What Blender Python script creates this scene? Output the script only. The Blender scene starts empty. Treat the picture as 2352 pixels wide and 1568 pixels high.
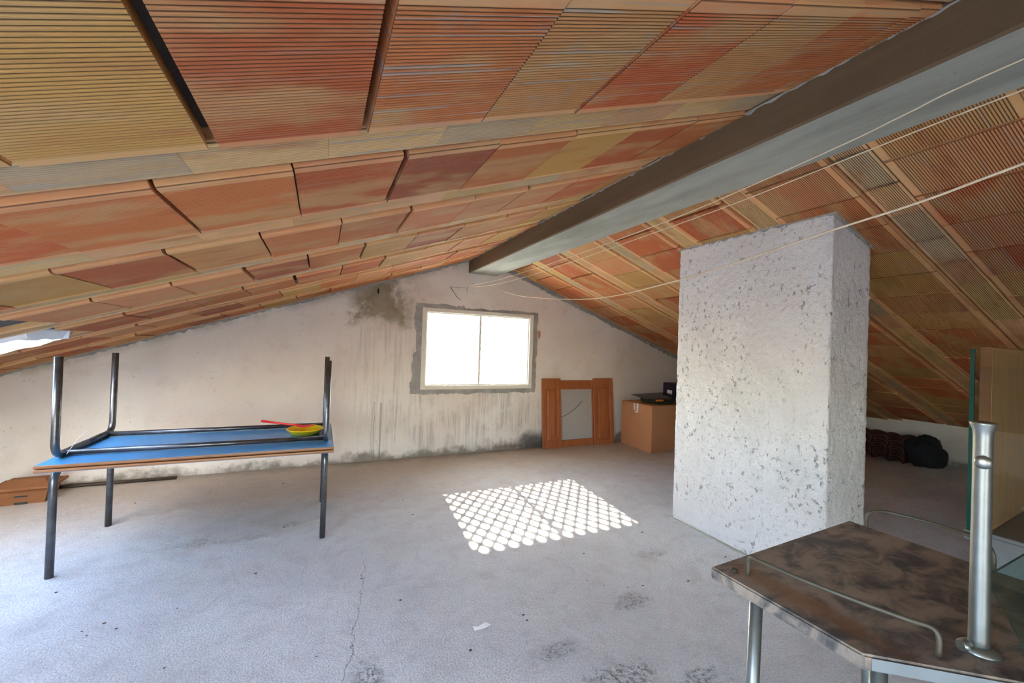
import bpy, bmesh, math, random
from math import sin, cos, pi, radians, sqrt, atan2
from mathutils import Vector, Matrix, noise as mn

random.seed(7)
SC = bpy.context.scene
COL = SC.collection

# ---------------------------------------------------------------- camera, world, sun, exposure
FPX = 950.77
CAM = Vector((0.0, 0.0, 1.25))
cd = bpy.data.cameras.new('camera')
cd.sensor_width = 36.0
cd.lens = FPX * 36.0 / 2352.0
cd.clip_start = 0.02
cam = bpy.data.objects.new('camera', cd)
COL.objects.link(cam)
cR = Vector((0.90720565, -0.4193008, 0.03412844))
cU = Vector((-0.03536033, 0.0048357, 0.99936293))
cF = Vector((0.41919872, 0.90783448, 0.01043964))
m = Matrix((cR, cU, -cF)).transposed().to_4x4()
m.translation = CAM
cam.matrix_world = m
SC.camera = cam

SUN_DIR = Vector((-0.125, -1.53, -1.0)).normalized()      # the way the sunlight travels
w = bpy.data.worlds.new('world')
SC.world = w
w.use_nodes = True
nt = w.node_tree
bg = nt.nodes['Background']
sky = nt.nodes.new('ShaderNodeTexSky')
sky.sky_type = 'NISHITA'
sky.sun_disc = False
sky.sun_elevation = math.asin(-SUN_DIR.z)
sky.sun_rotation = atan2(-SUN_DIR.x, -SUN_DIR.y)
sky.altitude = 200
sky.air_density = 1.0
sky.dust_density = 0.7
nt.links.new(sky.outputs[0], bg.inputs[0])
bg.inputs[1].default_value = 2.35

sd = bpy.data.lights.new('sun', 'SUN')
sd.energy = 30.0
sd.angle = radians(0.6)
sd.color = (1.0, 0.86, 0.66)
sun = bpy.data.objects.new('sun', sd)
COL.objects.link(sun)
sun.rotation_euler = SUN_DIR.to_track_quat('-Z', 'Y').to_euler()
sun.location = (3, 12, 8)


def portal(loc, direction, sx, sy):
    l = bpy.data.lights.new('sky_portal', 'AREA')
    l.shape = 'RECTANGLE'
    l.size, l.size_y = sx, sy
    l.cycles.is_portal = True
    o = bpy.data.objects.new('sky_portal', l)
    COL.objects.link(o)
    o.location = loc
    o.rotation_euler = Vector(direction).to_track_quat('-Z', 'Y').to_euler()


SC.view_settings.view_transform = 'Standard'
SC.view_settings.look = 'None'
SC.view_settings.gamma = 1.0
SC.view_settings.exposure = 1.6
SC.view_settings.use_curve_mapping = False
try:
    SC.cycles.use_denoising = True
    SC.cycles.max_bounces = 14
    SC.cycles.diffuse_bounces = 10
    SC.cycles.transparent_max_bounces = 16
    SC.cycles.sample_clamp_indirect = 12.0
    SC.cycles.caustics_reflective = False
    SC.cycles.caustics_refractive = False
except Exception:
    pass

# ---------------------------------------------------------------- room measures (metres)
YW = 4.538                       # inner face of the gable wall
TL, TR = 0.3508, 0.3584          # roof slopes
XB1, XB2, ZB = 1.5157, 1.8673, 2.0673   # ridge beam
ZT, ZR = 2.2106, 2.2182
XL, XR = -3.45, 6.81
YN = -3.2                        # wall behind the camera
AL, AR = math.atan(TL), math.atan(TR)
J0, JP, JW = 0.968, 0.582, 0.150          # joists: first one, pitch, width


def zl(x): return ZT - TL * (XB1 - x)
def zr(x): return ZR - TR * (x - XB2)


# ---------------------------------------------------------------- helpers
def link(me, name, mat=None, parent=None, smooth=False):
    o = bpy.data.objects.new(name, me)
    COL.objects.link(o)
    if mat is not None and not me.materials:
        me.materials.append(mat)
    if parent is not None:
        o.parent = parent
    if smooth:
        for p in me.polygons:
            p.use_smooth = True
    return o


def mesh(name, verts, faces, mat, parent=None, smooth=False):
    me = bpy.data.meshes.new(name)
    me.from_pydata([tuple(v) for v in verts], [], faces)
    me.validate()
    bm = bmesh.new(); bm.from_mesh(me)
    bmesh.ops.recalc_face_normals(bm, faces=bm.faces)
    bm.to_mesh(me); bm.free()
    return link(me, name, mat, parent, smooth)


def from_bm(name, bm, mat, parent=None, smooth=False):
    bmesh.ops.recalc_face_normals(bm, faces=bm.faces)
    me = bpy.data.meshes.new(name)
    bm.to_mesh(me); bm.free()
    return link(me, name, mat, parent, smooth)


def bbox(bm, lo, hi, bev=0.0, seg=1, mx=None):
    """bevelled box from lo to hi"""
    r = bmesh.ops.create_cube(bm, size=1.0)
    vs = r['verts']
    c = [(a + b) / 2 for a, b in zip(lo, hi)]
    s = [b - a for a, b in zip(lo, hi)]
    for v in vs:
        v.co = Vector((c[0] + v.co.x * s[0], c[1] + v.co.y * s[1], c[2] + v.co.z * s[2]))
    if bev > 0:
        es = set()
        for v in vs:
            es.update(v.link_edges)
        rr = bmesh.ops.bevel(bm, geom=list(es), offset=bev, segments=seg, affect='EDGES', profile=0.6)
        vs = list({v for f in rr['faces'] for v in f.verts} | {v for v in vs if v.is_valid})
    if mx is not None:
        bmesh.ops.transform(bm, matrix=mx, verts=vs)


def box(name, lo, hi, mat, parent=None, bev=0.0, seg=1, mx=None):
    bm = bmesh.new()
    bbox(bm, lo, hi, bev, seg, mx)
    return from_bm(name, bm, mat, parent)


def tube_bm(bm, pts, r, n=12, caps=True):
    pts = [Vector(p) for p in pts]
    rs = r if isinstance(r, (list, tuple)) else [r] * len(pts)
    tans = []
    for i in range(len(pts)):
        a = pts[max(0, i - 1)]; b = pts[min(len(pts) - 1, i + 1)]
        tans.append((b - a).normalized())
    t0 = tans[0]
    ref = Vector((0, 0, 1)) if abs(t0.z) < 0.9 else Vector((1, 0, 0))
    u = t0.cross(ref).normalized()
    rings = []
    for p, t, rad in zip(pts, tans, rs):
        u = (u - t * u.dot(t)).normalized()
        v = t.cross(u)
        rings.append([bm.verts.new(p + (u * cos(2 * pi * k / n) + v * sin(2 * pi * k / n)) * rad) for k in range(n)])
    for a, b in zip(rings, rings[1:]):
        for k in range(n):
            bm.faces.new((a[k], a[(k + 1) % n], b[(k + 1) % n], b[k]))
    if caps:
        bm.faces.new(rings[0][::-1]); bm.faces.new(rings[-1])


def tube(name, pts, r, mat, parent=None, n=12, smooth=True):
    bm = bmesh.new()
    tube_bm(bm, pts, r, n)
    o = from_bm(name, bm, mat, parent, smooth)
    if smooth:
        for p in o.data.polygons:
            if len(p.vertices) > 4:
                p.use_smooth = False
    return o


def bend(a, b, c, rad, n=6):
    """points that round the corner b between a and c"""
    a, b, c = Vector(a), Vector(b), Vector(c)
    p = b + (a - b).normalized() * rad
    q = b + (c - b).normalized() * rad
    return [(1 - t) ** 2 * p + 2 * t * (1 - t) * b + t * t * q for t in [i / n for i in range(n + 1)]]


def spline(pts, n=8):
    P = [Vector(p) for p in pts]
    P = [P[0] * 2 - P[1]] + P + [P[-1] * 2 - P[-2]]
    out = []
    for i in range(1, len(P) - 2):
        a, b, c, d = P[i - 1:i + 3]
        for k in range(n):
            t = k / n
            out.append(0.5 * ((2 * b) + (c - a) * t + (2 * a - 5 * b + 4 * c - d) * t * t + (3 * b - a - 3 * c + d) * t ** 3))
    out.append(P[-2])
    return out


def lathe(name, prof, mat, parent=None, n=24, loc=(0, 0, 0)):
    vs, fs = [], []
    for r, z in prof:
        for k in range(n):
            vs.append((loc[0] + r * cos(2 * pi * k / n), loc[1] + r * sin(2 * pi * k / n), loc[2] + z))
    for i in range(len(prof) - 1):
        for k in range(n):
            fs.append((i * n + k, i * n + (k + 1) % n, (i + 1) * n + (k + 1) % n, (i + 1) * n + k))
    fs.append(tuple(range(n))[::-1])
    fs.append(tuple((len(prof) - 1) * n + k for k in range(n)))
    return mesh(name, vs, fs, mat, parent, True)


def thing(name, label, cat, loc=(0, 0, 0), group=None):
    o = bpy.data.objects.new(name, None)
    COL.objects.link(o)
    o.empty_display_size = 0.1
    o.location = loc
    return tag(o, label, cat, group)


def tag(o, label, cat, group=None, kind=None):
    o['label'] = label
    o['category'] = cat
    if group: o['group'] = group
    if kind: o['kind'] = kind
    return o


def at(o, root):
    """part built in world coordinates, hung under an empty that stands elsewhere"""
    o.parent = root
    o.matrix_parent_inverse = Matrix.Translation(-root.location)
    return o


def struct(o):
    o['kind'] = 'structure'
    return o


# ---------------------------------------------------------------- material helpers
class NT:
    def __init__(s, name):
        s.m = bpy.data.materials.new(name)
        s.m.use_nodes = True
        s.t = s.m.node_tree
        s.b = s.t.nodes['Principled BSDF']
        s.out = s.t.nodes['Material Output']

    def n(s, typ, **kw):
        nd = s.t.nodes.new(typ)
        for k, v in kw.items():
            setattr(nd, k, v)
        return nd

    def put(s, sock, v):
        if isinstance(v, bpy.types.NodeSocket):
            s.t.links.new(v, sock)
        elif isinstance(v, (tuple, list)) and len(v) == 3 and sock.type == 'RGBA':
            sock.default_value = (*v, 1)
        else:
            sock.default_value = v

    def pos(s):
        return s.n('ShaderNodeNewGeometry').outputs['Position']

    def obj(s):
        return s.n('ShaderNodeTexCoord').outputs['Object']

    def scale(s, vec, sc, off=(0, 0, 0)):
        nd = s.n('ShaderNodeMapping')
        s.put(nd.inputs['Vector'], vec)
        nd.inputs['Scale'].default_value = sc
        nd.inputs['Location'].default_value = off
        return nd.outputs[0]

    def noise(s, vec, scale, detail=4, rough=0.55, dist=0.0, col=False):
        nd = s.n('ShaderNodeTexNoise')
        s.put(nd.inputs['Vector'], vec)
        nd.inputs['Scale'].default_value = scale
        nd.inputs['Detail'].default_value = detail
        nd.inputs['Roughness'].default_value = rough
        nd.inputs['Distortion'].default_value = dist
        return nd.outputs[1 if col else 0]

    def voro(s, vec, scale, feature='F1'):
        nd = s.n('ShaderNodeTexVoronoi', feature=feature)
        s.put(nd.inputs['Vector'], vec)
        nd.inputs['Scale'].default_value = scale
        return nd.outputs['Distance']

    def wave(s, vec, scale, dist=0.0, detail=2, dscale=1.0, dir='X', typ='BANDS', prof='SIN'):
        nd = s.n('ShaderNodeTexWave', wave_type=typ, wave_profile=prof)
        if typ == 'BANDS': nd.bands_direction = dir
        s.put(nd.inputs['Vector'], vec)
        nd.inputs['Scale'].default_value = scale
        nd.inputs['Distortion'].default_value = dist
        nd.inputs['Detail'].default_value = detail
        nd.inputs['Detail Scale'].default_value = dscale
        return nd.outputs['Fac']

    def math(s, op, a, b=0.0, c=None, clamp=False):
        nd = s.n('ShaderNodeMath', operation=op, use_clamp=clamp)
        s.put(nd.inputs[0], a); s.put(nd.inputs[1], b)
        if c is not None: s.put(nd.inputs[2], c)
        return nd.outputs[0]

    def vmath(s, op, a, b):
        nd = s.n('ShaderNodeVectorMath', operation=op)
        s.put(nd.inputs[0], a); s.put(nd.inputs[1], b)
        return nd.outputs[0]

    def step(s, v, lo, hi):
        nd = s.n('ShaderNodeMapRange', interpolation_type='SMOOTHSTEP')
        s.put(nd.inputs[0], v)
        nd.inputs[1].default_value = lo; nd.inputs[2].default_value = hi
        return nd.outputs[0]

    def mix(s, f, a, b, blend='MIX'):
        nd = s.n('ShaderNodeMix', data_type='RGBA', blend_type=blend)
        s.put(nd.inputs[0], f); s.put(nd.inputs[6], a); s.put(nd.inputs[7], b)
        return nd.outputs[2]

    def sep(s, v):
        nd = s.n('ShaderNodeSeparateXYZ')
        s.put(nd.inputs[0], v)
        return nd.outputs

    def blob(s, a, b, ca, cb, ra, rb, wob, soft=0.5):
        """1 inside an ellipse on the plane (a, b), its rim roughened by wob (0..1)"""
        u = s.math('DIVIDE', s.math('SUBTRACT', a, ca), ra)
        v = s.math('DIVIDE', s.math('SUBTRACT', b, cb), rb)
        d = s.math('ADD', s.math('MULTIPLY', u, u), s.math('MULTIPLY', v, v))
        d = s.math('ADD', s.math('SQRT', d), s.math('MULTIPLY', s.math('SUBTRACT', wob, 0.5), 1.6))
        return s.math('SUBTRACT', 1.0, s.step(d, 1.0 - soft, 1.0 + soft))

    def bump(s, h, strength=0.5, dist=0.01, normal=None):
        nd = s.n('ShaderNodeBump')
        nd.inputs['Strength'].default_value = strength
        nd.inputs['Distance'].default_value = dist
        s.put(nd.inputs['Height'], h)
        if normal is not None: s.put(nd.inputs['Normal'], normal)
        return nd.outputs[0]

    def fin(s, col=None, rough=None, metal=None, normal=None, spec=None):
        if col is not None: s.put(s.b.inputs['Base Color'], col)
        if rough is not None: s.put(s.b.inputs['Roughness'], rough)
        if metal is not None: s.put(s.b.inputs['Metallic'], metal)
        if normal is not None: s.put(s.b.inputs['Normal'], normal)
        if spec is not None: s.put(s.b.inputs['Specular IOR Level'], spec)
        return s.m


def plain(name, col, rough=0.6, metal=0.0, var=0.12, vscale=20, bump=0.0, spec=0.5):
    t = NT(name)
    o = t.obj()
    n1 = t.noise(o, vscale, 4)
    c = t.mix(n1, tuple(x * (1 - var) for x in col), tuple(min(1, x * (1 + var)) for x in col))
    nm = t.bump(t.noise(o, vscale * 6, 3), bump, 0.003) if bump else None
    return t.fin(c, rough, metal, nm, spec)


# floor: rough cement screed with a browner far end, trowel arcs, bare patches and a crack
def mat_floor():
    t = NT('rough_cement_floor')
    p = t.pos(); x, y, z = t.sep(p)
    big = t.noise(p, 0.9, 5, 0.6)
    mid = t.noise(p, 6.0, 6, 0.65)
    fine = t.noise(p, 120, 3, 0.7)
    c = t.mix(t.step(big, 0.35, 0.65), (0.57, 0.57, 0.57), (0.68, 0.685, 0.69))
    far = t.step(t.math('ADD', y, t.math('MULTIPLY', t.math('SUBTRACT', mid, 0.5), 0.8)), 2.6, 4.2)
    c = t.mix(t.math('MULTIPLY', far, 0.8), c, (0.52, 0.40, 0.27))          # browner towards the gable
    c = t.mix(t.math('MULTIPLY', t.step(mid, 0.45, 0.75), 0.35), c, (0.36, 0.335, 0.31))
    # trowel arcs
    warp = t.vmath('ADD', p, t.vmath('MULTIPLY', t.noise(p, 1.3, 2, col=True), (1.1, 1.1, 0.0)))
    arc = t.wave(t.scale(warp, (1, 1, 1), (-1.4, -2.9, 0)), 5.5, 5.0, 3, 1.5, typ='RINGS')
    arcm = t.math('MULTIPLY', t.step(arc, 0.8, 1.0), t.step(t.noise(p, 1.7, 2), 0.48, 0.62))
    c = t.mix(t.math('MULTIPLY', arcm, 0.25), c, (0.70, 0.69, 0.68))
    # bare rough patches
    patch = None
    wobn = t.math('ADD', t.math('MULTIPLY', t.math('SUBTRACT', t.noise(p, 11, 6, 0.75), 0.5), 2.6), 0.5)
    mott = t.noise(t.scale(warp, (1, 1, 1)), 14, 6, 0.75)
    c = t.mix(t.math('MULTIPLY', t.step(mott, 0.50, 0.72), 0.42), c, (0.34, 0.315, 0.29))
    c = t.mix(t.math('MULTIPLY', t.step(mott, 0.48, 0.30), 0.25), c, (0.72, 0.71, 0.70))
    for (a, b, ra, rb) in ((0.93, 1.47, 0.10, 0.045), (1.09, 1.25, 0.12, 0.06), (0.70, 1.20, 0.035, 0.07), (0.98, 1.16, 0.03, 0.05),
                           (1.02, 1.02, 0.08, 0.035), (0.40, 1.17, 0.11, 0.06), (-0.62, 3.05, 0.11, 0.05), (-0.33, 3.03, 0.07, 0.045),
                           (-0.14, 3.15, 0.05, 0.03), (1.45, 1.62, 0.09, 0.05), (1.9, 1.95, 0.10, 0.04), (1.35, 1.12, 0.1, 0.05), (0.2, 1.6, 0.05, 0.1)):
        bl = t.blob(x, y, a, b, ra, rb, wobn, 0.45)
        patch = bl if patch is None else t.math('MAXIMUM', patch, bl)
    grit = t.noise(p, 55, 4, 0.8)
    pg = t.math('MULTIPLY', patch, t.step(grit, 0.50, 0.62))
    c = t.mix(t.math('MULTIPLY', patch, 0.12), c, (0.42, 0.39, 0.36))
    c = t.mix(t.math('MULTIPLY', pg, 0.75), c, (0.20, 0.165, 0.13))
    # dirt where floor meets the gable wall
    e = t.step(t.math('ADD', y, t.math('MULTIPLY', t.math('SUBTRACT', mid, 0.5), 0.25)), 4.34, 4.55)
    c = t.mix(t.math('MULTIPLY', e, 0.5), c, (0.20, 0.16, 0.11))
    # speckle
    sp = t.step(t.noise(p, 90, 2, 0.5), 0.68, 0.74)
    c = t.mix(t.math('MULTIPLY', sp, 0.55), c, (0.26, 0.235, 0.21))
    c = t.mix(t.math('MULTIPLY', t.step(fine, 0.42, 0.60), 0.5), c, (0.38, 0.37, 0.36))
    # thin crack
    cx = t.math('ADD', t.math('SUBTRACT', x, t.math('MULTIPLY', t.math('SUBTRACT', y, 1.0), 0.17)), t.math('MULTIPLY', t.math('SUBTRACT', t.noise(p, 7, 4, 0.7), 0.5), 0.10))
    ck = t.math('LESS_THAN', t.math('ABSOLUTE', t.math('SUBTRACT', cx, 0.02)), 0.0016)
    ck = t.math('MULTIPLY', ck, t.math('LESS_THAN', y, 2.5))
    c = t.mix(t.math('MULTIPLY', ck, 0.7), c, (0.12, 0.10, 0.085))
    h = t.math('ADD', t.math('MULTIPLY', fine, 0.6), t.math('MULTIPLY', mid, 1.2))
    h = t.math('ADD', h, t.math('MULTIPLY', arcm, 0.06))
    h = t.math('SUBTRACT', h, t.math('MULTIPLY', pg, 1.6))
    h = t.math('SUBTRACT', h, t.math('MULTIPLY', ck, 1.0))
    return t.fin(c, 0.92, normal=t.bump(h, 0.8, 0.010), spec=0.2)


def mat_wall():
    t = NT('old_lime_plaster')
    p = t.pos(); x, y, z = t.sep(p)
    mid = t.noise(p, 5, 6, 0.65)
    big = t.noise(p, 1.2, 4)
    fine = t.noise(p, 70, 4, 0.65)
    c = t.mix(t.step(big, 0.3, 0.7), (0.68, 0.605, 0.53), (0.74, 0.695, 0.635))
    c = t.mix(t.math('MULTIPLY', t.step(mid, 0.5, 0.8), 0.35), c, (0.46, 0.41, 0.35))
    streak = t.noise(t.scale(p, (14, 1, 0.7)), 2.0, 5, 0.6)
    fine_st = t.noise(t.scale(p, (60, 1, 1.2)), 1.5, 4, 0.6)
    # leak under the roof, left of the window
    leak = t.blob(x, z, 0.62, 1.72, 0.34, 0.30, mid, 0.45)
    leak2 = t.blob(x, z, 0.40, 1.60, 0.17, 0.17, mid, 0.4)
    lk = t.math('MAXIMUM', t.math('MULTIPLY', leak, t.step(t.noise(p, 3.4, 5, 0.7), 0.36, 0.55)), t.math('MULTIPLY', leak2, t.step(t.noise(p, 6, 5, 0.7), 0.45, 0.6)))
    c = t.mix(t.math('MULTIPLY', lk, 0.85), c, (0.245, 0.20, 0.12))
    bd = t.math('ADD', t.math('MULTIPLY', t.math('SUBTRACT', t.noise(p, 9, 5, 0.7), 0.5), 0.35), 0.0)
    tri = t.math('SUBTRACT', t.math('ABSOLUTE', t.math('SUBTRACT', x, 0.56)), t.math('MULTIPLY', t.math('SUBTRACT', 1.92, z), 0.55))
    tri = t.math('ADD', tri, bd)
    tide = t.math('MULTIPLY', t.math('MULTIPLY', t.step(tri, -0.13, -0.01), t.math('SUBTRACT', 1.0, t.step(tri, 0.0, 0.03))), t.step(z, 1.35, 1.5))
    c = t.mix(t.math('MULTIPLY', tide, 0.6), c, (0.20, 0.165, 0.095))
    run = t.math('MULTIPLY', t.blob(x, z, 0.62, 1.0, 0.30, 0.95, mid, 0.4), t.step(streak, 0.46, 0.68))
    c = t.mix(t.math('MULTIPLY', run, 0.42), c, (0.33, 0.30, 0.25))
    # rain streaks below the window
    under = t.math('MULTIPLY', t.blob(x, z, 1.65, 0.33, 0.95, 0.50, mid, 0.25), t.math('LESS_THAN', z, 0.72))
    us = t.math('MULTIPLY', under, t.step(t.math('ADD', t.math('MULTIPLY', streak, 0.5), t.math('MULTIPLY', fine_st, 0.5)), 0.42, 0.62))
    c = t.mix(t.math('MULTIPLY', t.math('MULTIPLY', us, t.step(t.noise(p, 4.5, 4, 0.6), 0.35, 0.6)), 0.65), c, (0.31, 0.285, 0.26))
    gr = t.math('MULTIPLY', t.math('LESS_THAN', t.math('ABSOLUTE', t.math('SUBTRACT', x, 0.600)), 0.009), t.math('LESS_THAN', z, 0.60))
    gr = t.math('MAXIMUM', gr, t.math('MULTIPLY', t.math('LESS_THAN', t.math('ABSOLUTE', t.math('ADD', t.math('SUBTRACT', x, 0.535), t.math('MULTIPLY', t.math('SUBTRACT', mid, 0.5), 0.06))), 0.004), t.math('LESS_THAN', z, 0.62)))
    c = t.mix(t.math('MULTIPLY', gr, 0.6), c, (0.26, 0.24, 0.20))
    hole = t.blob(x, z, 0.53, 1.778, 0.010, 0.032, 0.5, 0.15)
    c = t.mix(hole, c, (0.01, 0.01, 0.008))
    # grime along the floor and in the corner behind the doors
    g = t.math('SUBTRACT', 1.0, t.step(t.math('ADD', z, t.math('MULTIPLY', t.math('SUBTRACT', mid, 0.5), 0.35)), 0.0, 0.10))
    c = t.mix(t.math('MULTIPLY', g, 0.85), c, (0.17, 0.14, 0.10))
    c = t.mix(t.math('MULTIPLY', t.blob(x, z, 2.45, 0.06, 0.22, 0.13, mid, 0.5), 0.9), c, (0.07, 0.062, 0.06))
    # grime under the roof line
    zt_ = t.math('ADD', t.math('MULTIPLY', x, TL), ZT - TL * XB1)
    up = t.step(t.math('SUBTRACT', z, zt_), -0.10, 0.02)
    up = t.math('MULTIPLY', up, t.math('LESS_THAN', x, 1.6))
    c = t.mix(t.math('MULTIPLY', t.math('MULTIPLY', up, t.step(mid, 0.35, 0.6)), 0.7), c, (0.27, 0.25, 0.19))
    spk = t.math('MULTIPLY', t.step(t.noise(p, 38, 4, 0.7), 0.62, 0.70), t.step(t.noise(p, 2.3, 3), 0.38, 0.6))
    c = t.mix(t.math('MULTIPLY', spk, 0.6), c, (0.25, 0.22, 0.18))
    h = t.math('ADD', t.math('MULTIPLY', fine, 0.45), t.math('MULTIPLY', mid, 1.0))
    return t.fin(c, 0.95, normal=t.bump(h, 0.5, 0.008), spec=0.2)


def mat_chimney():
    t = NT('rough_cast_plaster')
    p = t.pos()
    big = t.noise(p, 2.0, 5, 0.6)
    pit = t.noise(t.scale(p, (1, 1, 0.8)), 34, 5, 0.75)
    pitm = t.math('MULTIPLY', t.step(pit, 0.575, 0.66), t.step(t.noise(p, 4.0, 4, 0.65), 0.36, 0.60))
    c = t.mix(t.step(big, 0.3, 0.7), (0.66, 0.64, 0.62), (0.74, 0.73, 0.72))
    c = t.mix(t.math('MULTIPLY', t.step(t.noise(p, 4, 5), 0.5, 0.75), 0.3), c, (0.50, 0.47, 0.44))
    c = t.mix(t.math('MULTIPLY', pitm, 0.7), c, (0.22, 0.19, 0.15))
    h = t.math('SUBTRACT', t.math('ADD', t.noise(p, 34, 5, 0.65), t.math('MULTIPLY', t.noise(p, 110, 3), 0.35)), t.math('MULTIPLY', pitm, 0.6))
    return t.fin(c, 0.95, normal=t.bump(h, 0.9, 0.011), spec=0.2)


def mat_concrete(name, base=(0.36, 0.36, 0.33), tint=None):
    t = NT(name)
    p = t.pos()
    a = t.noise(t.scale(p, (3, 0.6, 3)), 2.5, 5, 0.6)
    c = t.mix(t.step(a, 0.3, 0.7), tuple(v * 0.82 for v in base), tuple(v * 1.18 for v in base))
    if tint is not None:                    # ceiling bounce and shade painted brown into the side faces
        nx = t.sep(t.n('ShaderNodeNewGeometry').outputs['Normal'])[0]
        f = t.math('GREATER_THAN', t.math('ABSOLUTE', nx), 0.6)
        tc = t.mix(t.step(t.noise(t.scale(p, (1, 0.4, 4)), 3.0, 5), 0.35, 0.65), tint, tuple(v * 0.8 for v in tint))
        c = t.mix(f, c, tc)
    sp = t.step(t.noise(p, 60, 3, 0.6), 0.66, 0.72)
    c = t.mix(t.math('MULTIPLY', sp, 0.5), c, (0.15, 0.14, 0.12))
    h = t.math('ADD', t.noise(p, 90, 4), t.math('MULTIPLY', t.noise(p, 9, 4), 1.0))
    return t.fin(c, 0.9, normal=t.bump(h, 0.4, 0.004), spec=0.25)


def mat_clay(name, ribs, lipw=None):
    """fired clay; the piece's own colour is its object colour, its alpha the amount of mortar smeared on it"""
    t = NT(name)
    oi = t.n('ShaderNodeObjectInfo')
    o = t.obj()
    off = t.n('ShaderNodeCombineXYZ')
    t.put(off.inputs[0], t.math('MULTIPLY', oi.outputs['Random'], 37.0))
    t.put(off.inputs[1], t.math('MULTIPLY', oi.outputs['Random'], 91.0))
    q = t.vmath('ADD', o, off.outputs[0])
    col = oi.outputs['Color']
    a = t.noise(t.scale(q, (2.2, 5, 1)), 1.3, 3, 0.5)
    c = t.mix(t.math('MULTIPLY', t.step(a, 0.46, 0.64), 0.62), col, (0.55, 0.34, 0.14))
    c = t.mix(t.math('MULTIPLY', t.step(t.noise(t.scale(q, (2.0, 7, 1), (5, 3, 0)), 1.6, 3), 0.55, 0.72), 0.55), c, (0.42, 0.13, 0.055))
    c = t.mix(t.math('MULTIPLY', t.noise(t.scale(q, (4, 60, 1)), 2.0, 3), 0.35), c, t.mix(0.5, c, (0.16, 0.07, 0.03)))
    yy = t.sep(o)[1]
    wd = ribs if ribs else None
    if lipw:
        lipm = t.math('SUBTRACT', 1.0, t.step(yy, lipw[0] - 0.003, lipw[0]))
        lipm = t.math('MAXIMUM', lipm, t.step(yy, lipw[1] - lipw[0], lipw[1] - lipw[0] + 0.003))
        c = t.mix(t.math('MULTIPLY', lipm, 0.45), c, (0.72, 0.42, 0.20))
    st = t.step(t.noise(t.scale(q, (1.6, 75, 1), (9, 1, 0)), 1.2, 2, 0.4), 0.60, 0.63)
    st2 = t.math('MULTIPLY', t.step(t.noise(q, 7, 5, 0.7), 0.52, 0.66), 0.45)
    mo = t.math('MULTIPLY', t.math('MAXIMUM', st, st2), oi.outputs['Alpha'])
    c = t.mix(t.math('MULTIPLY', mo, 0.8), c, (0.36, 0.34, 0.28))
    y = t.sep(o)[1]
    h = t.math('MULTIPLY', t.noise(q, 90, 3), 0.15)
    if not ribs:                            # shade painted dark into the bottoms of the grooves
        gz = t.math('MULTIPLY', t.step(t.sep(o)[2], 0.0008, 0.0024), t.math('LESS_THAN', t.sep(o)[2], 0.004))
        c = t.mix(t.math('MULTIPLY', gz, 0.85), c, (0.09, 0.045, 0.022))
    if ribs:
        r = t.math('SINE', t.math('MULTIPLY', y, 2 * pi / 0.0100))
        msk = t.math('MULTIPLY', t.step(y, 0.030, 0.036), t.math('SUBTRACT', 1.0, t.step(y, ribs - 0.036, ribs - 0.030)))
        h = t.math('ADD', h, t.math('MULTIPLY', t.math('MULTIPLY', r, 0.5), msk))
        c = t.mix(t.math('MULTIPLY', t.math('MULTIPLY', t.step(r, 0.1, -0.9), msk), 0.5), c, (0.12, 0.055, 0.025))  # groove shade put into the colour along the bump ribs
    return t.fin(c, 0.82, normal=t.bump(h, 0.6, 0.004), spec=0.25)


def mat_wood(name, c1, c2, sc=(1, 1, 14), rough=0.5, spec=0.4):
    t = NT(name)
    o = t.obj()
    n1 = t.noise(t.scale(o, (14 / sc[0], 14 / sc[1], 14 / sc[2])), 2.2, 5, 0.6, 0.8)
    n2 = t.noise(t.scale(o, (60 / sc[0], 60 / sc[1], 60 / sc[2])), 2.0, 3)
    c = t.mix(t.step(n1, 0.3, 0.7), c1, c2)
    c = t.mix(t.math('MULTIPLY', n2, 0.3), c, tuple(v * 0.6 for v in c1))
    return t.fin(c, rough, normal=t.bump(n2, 0.15, 0.002), spec=spec)


def mat_glass(name, tint=(1, 1, 1), dust=0.0, dustcol=(0.6, 0.6, 0.6), refl=1.0, flat=False):
    t = NT(name)
    tr = t.n('ShaderNodeBsdfTransparent'); tr.inputs[0].default_value = (*tint, 1)
    gl = t.n('ShaderNodeBsdfGlossy'); gl.inputs['Roughness'].default_value = 0.03
    fr = t.n('ShaderNodeLayerWeight'); fr.inputs[0].default_value = 0.5
    mx = t.n('ShaderNodeMixShader')
    t.put(mx.inputs[0], t.math('MULTIPLY', t.math('ADD', 0.03, t.math('MULTIPLY', t.math('POWER', fr.outputs['Facing'], 4.0), 0.6)), refl))
    t.t.links.new(tr.outputs[0], mx.inputs[1]); t.t.links.new(gl.outputs[0], mx.inputs[2])
    out = mx.outputs[0]
    if dust:
        df = t.n('ShaderNodeBsdfDiffuse'); df.inputs[0].default_value = (*dustcol, 1)
        m2 = t.n('ShaderNodeMixShader')
        t.put(m2.inputs[0], dust if flat else t.math('MULTIPLY', t.step(t.noise(t.pos(), 7, 5), 0.1, 0.8), dust))
        t.t.links.new(out, m2.inputs[1]); t.t.links.new(df.outputs[0], m2.inputs[2])
        out = m2.outputs[0]
    t.t.links.new(out, t.out.inputs[0])
    return t.m


def mat_lattice():
    t = NT('white_plastic_mesh')
    d = t.n('ShaderNodeBsdfDiffuse'); d.inputs[0].default_value = (0.75, 0.76, 0.76, 1)
    tr = t.n('ShaderNodeBsdfTranslucent'); tr.inputs[0].default_value = (0.35, 0.37, 0.38, 1)
    a = t.n('ShaderNodeAddShader')
    t.t.links.new(d.outputs[0], a.inputs[0]); t.t.links.new(tr.outputs[0], a.inputs[1])
    t.t.links.new(a.outputs[0], t.out.inputs[0])
    return t.m


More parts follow.
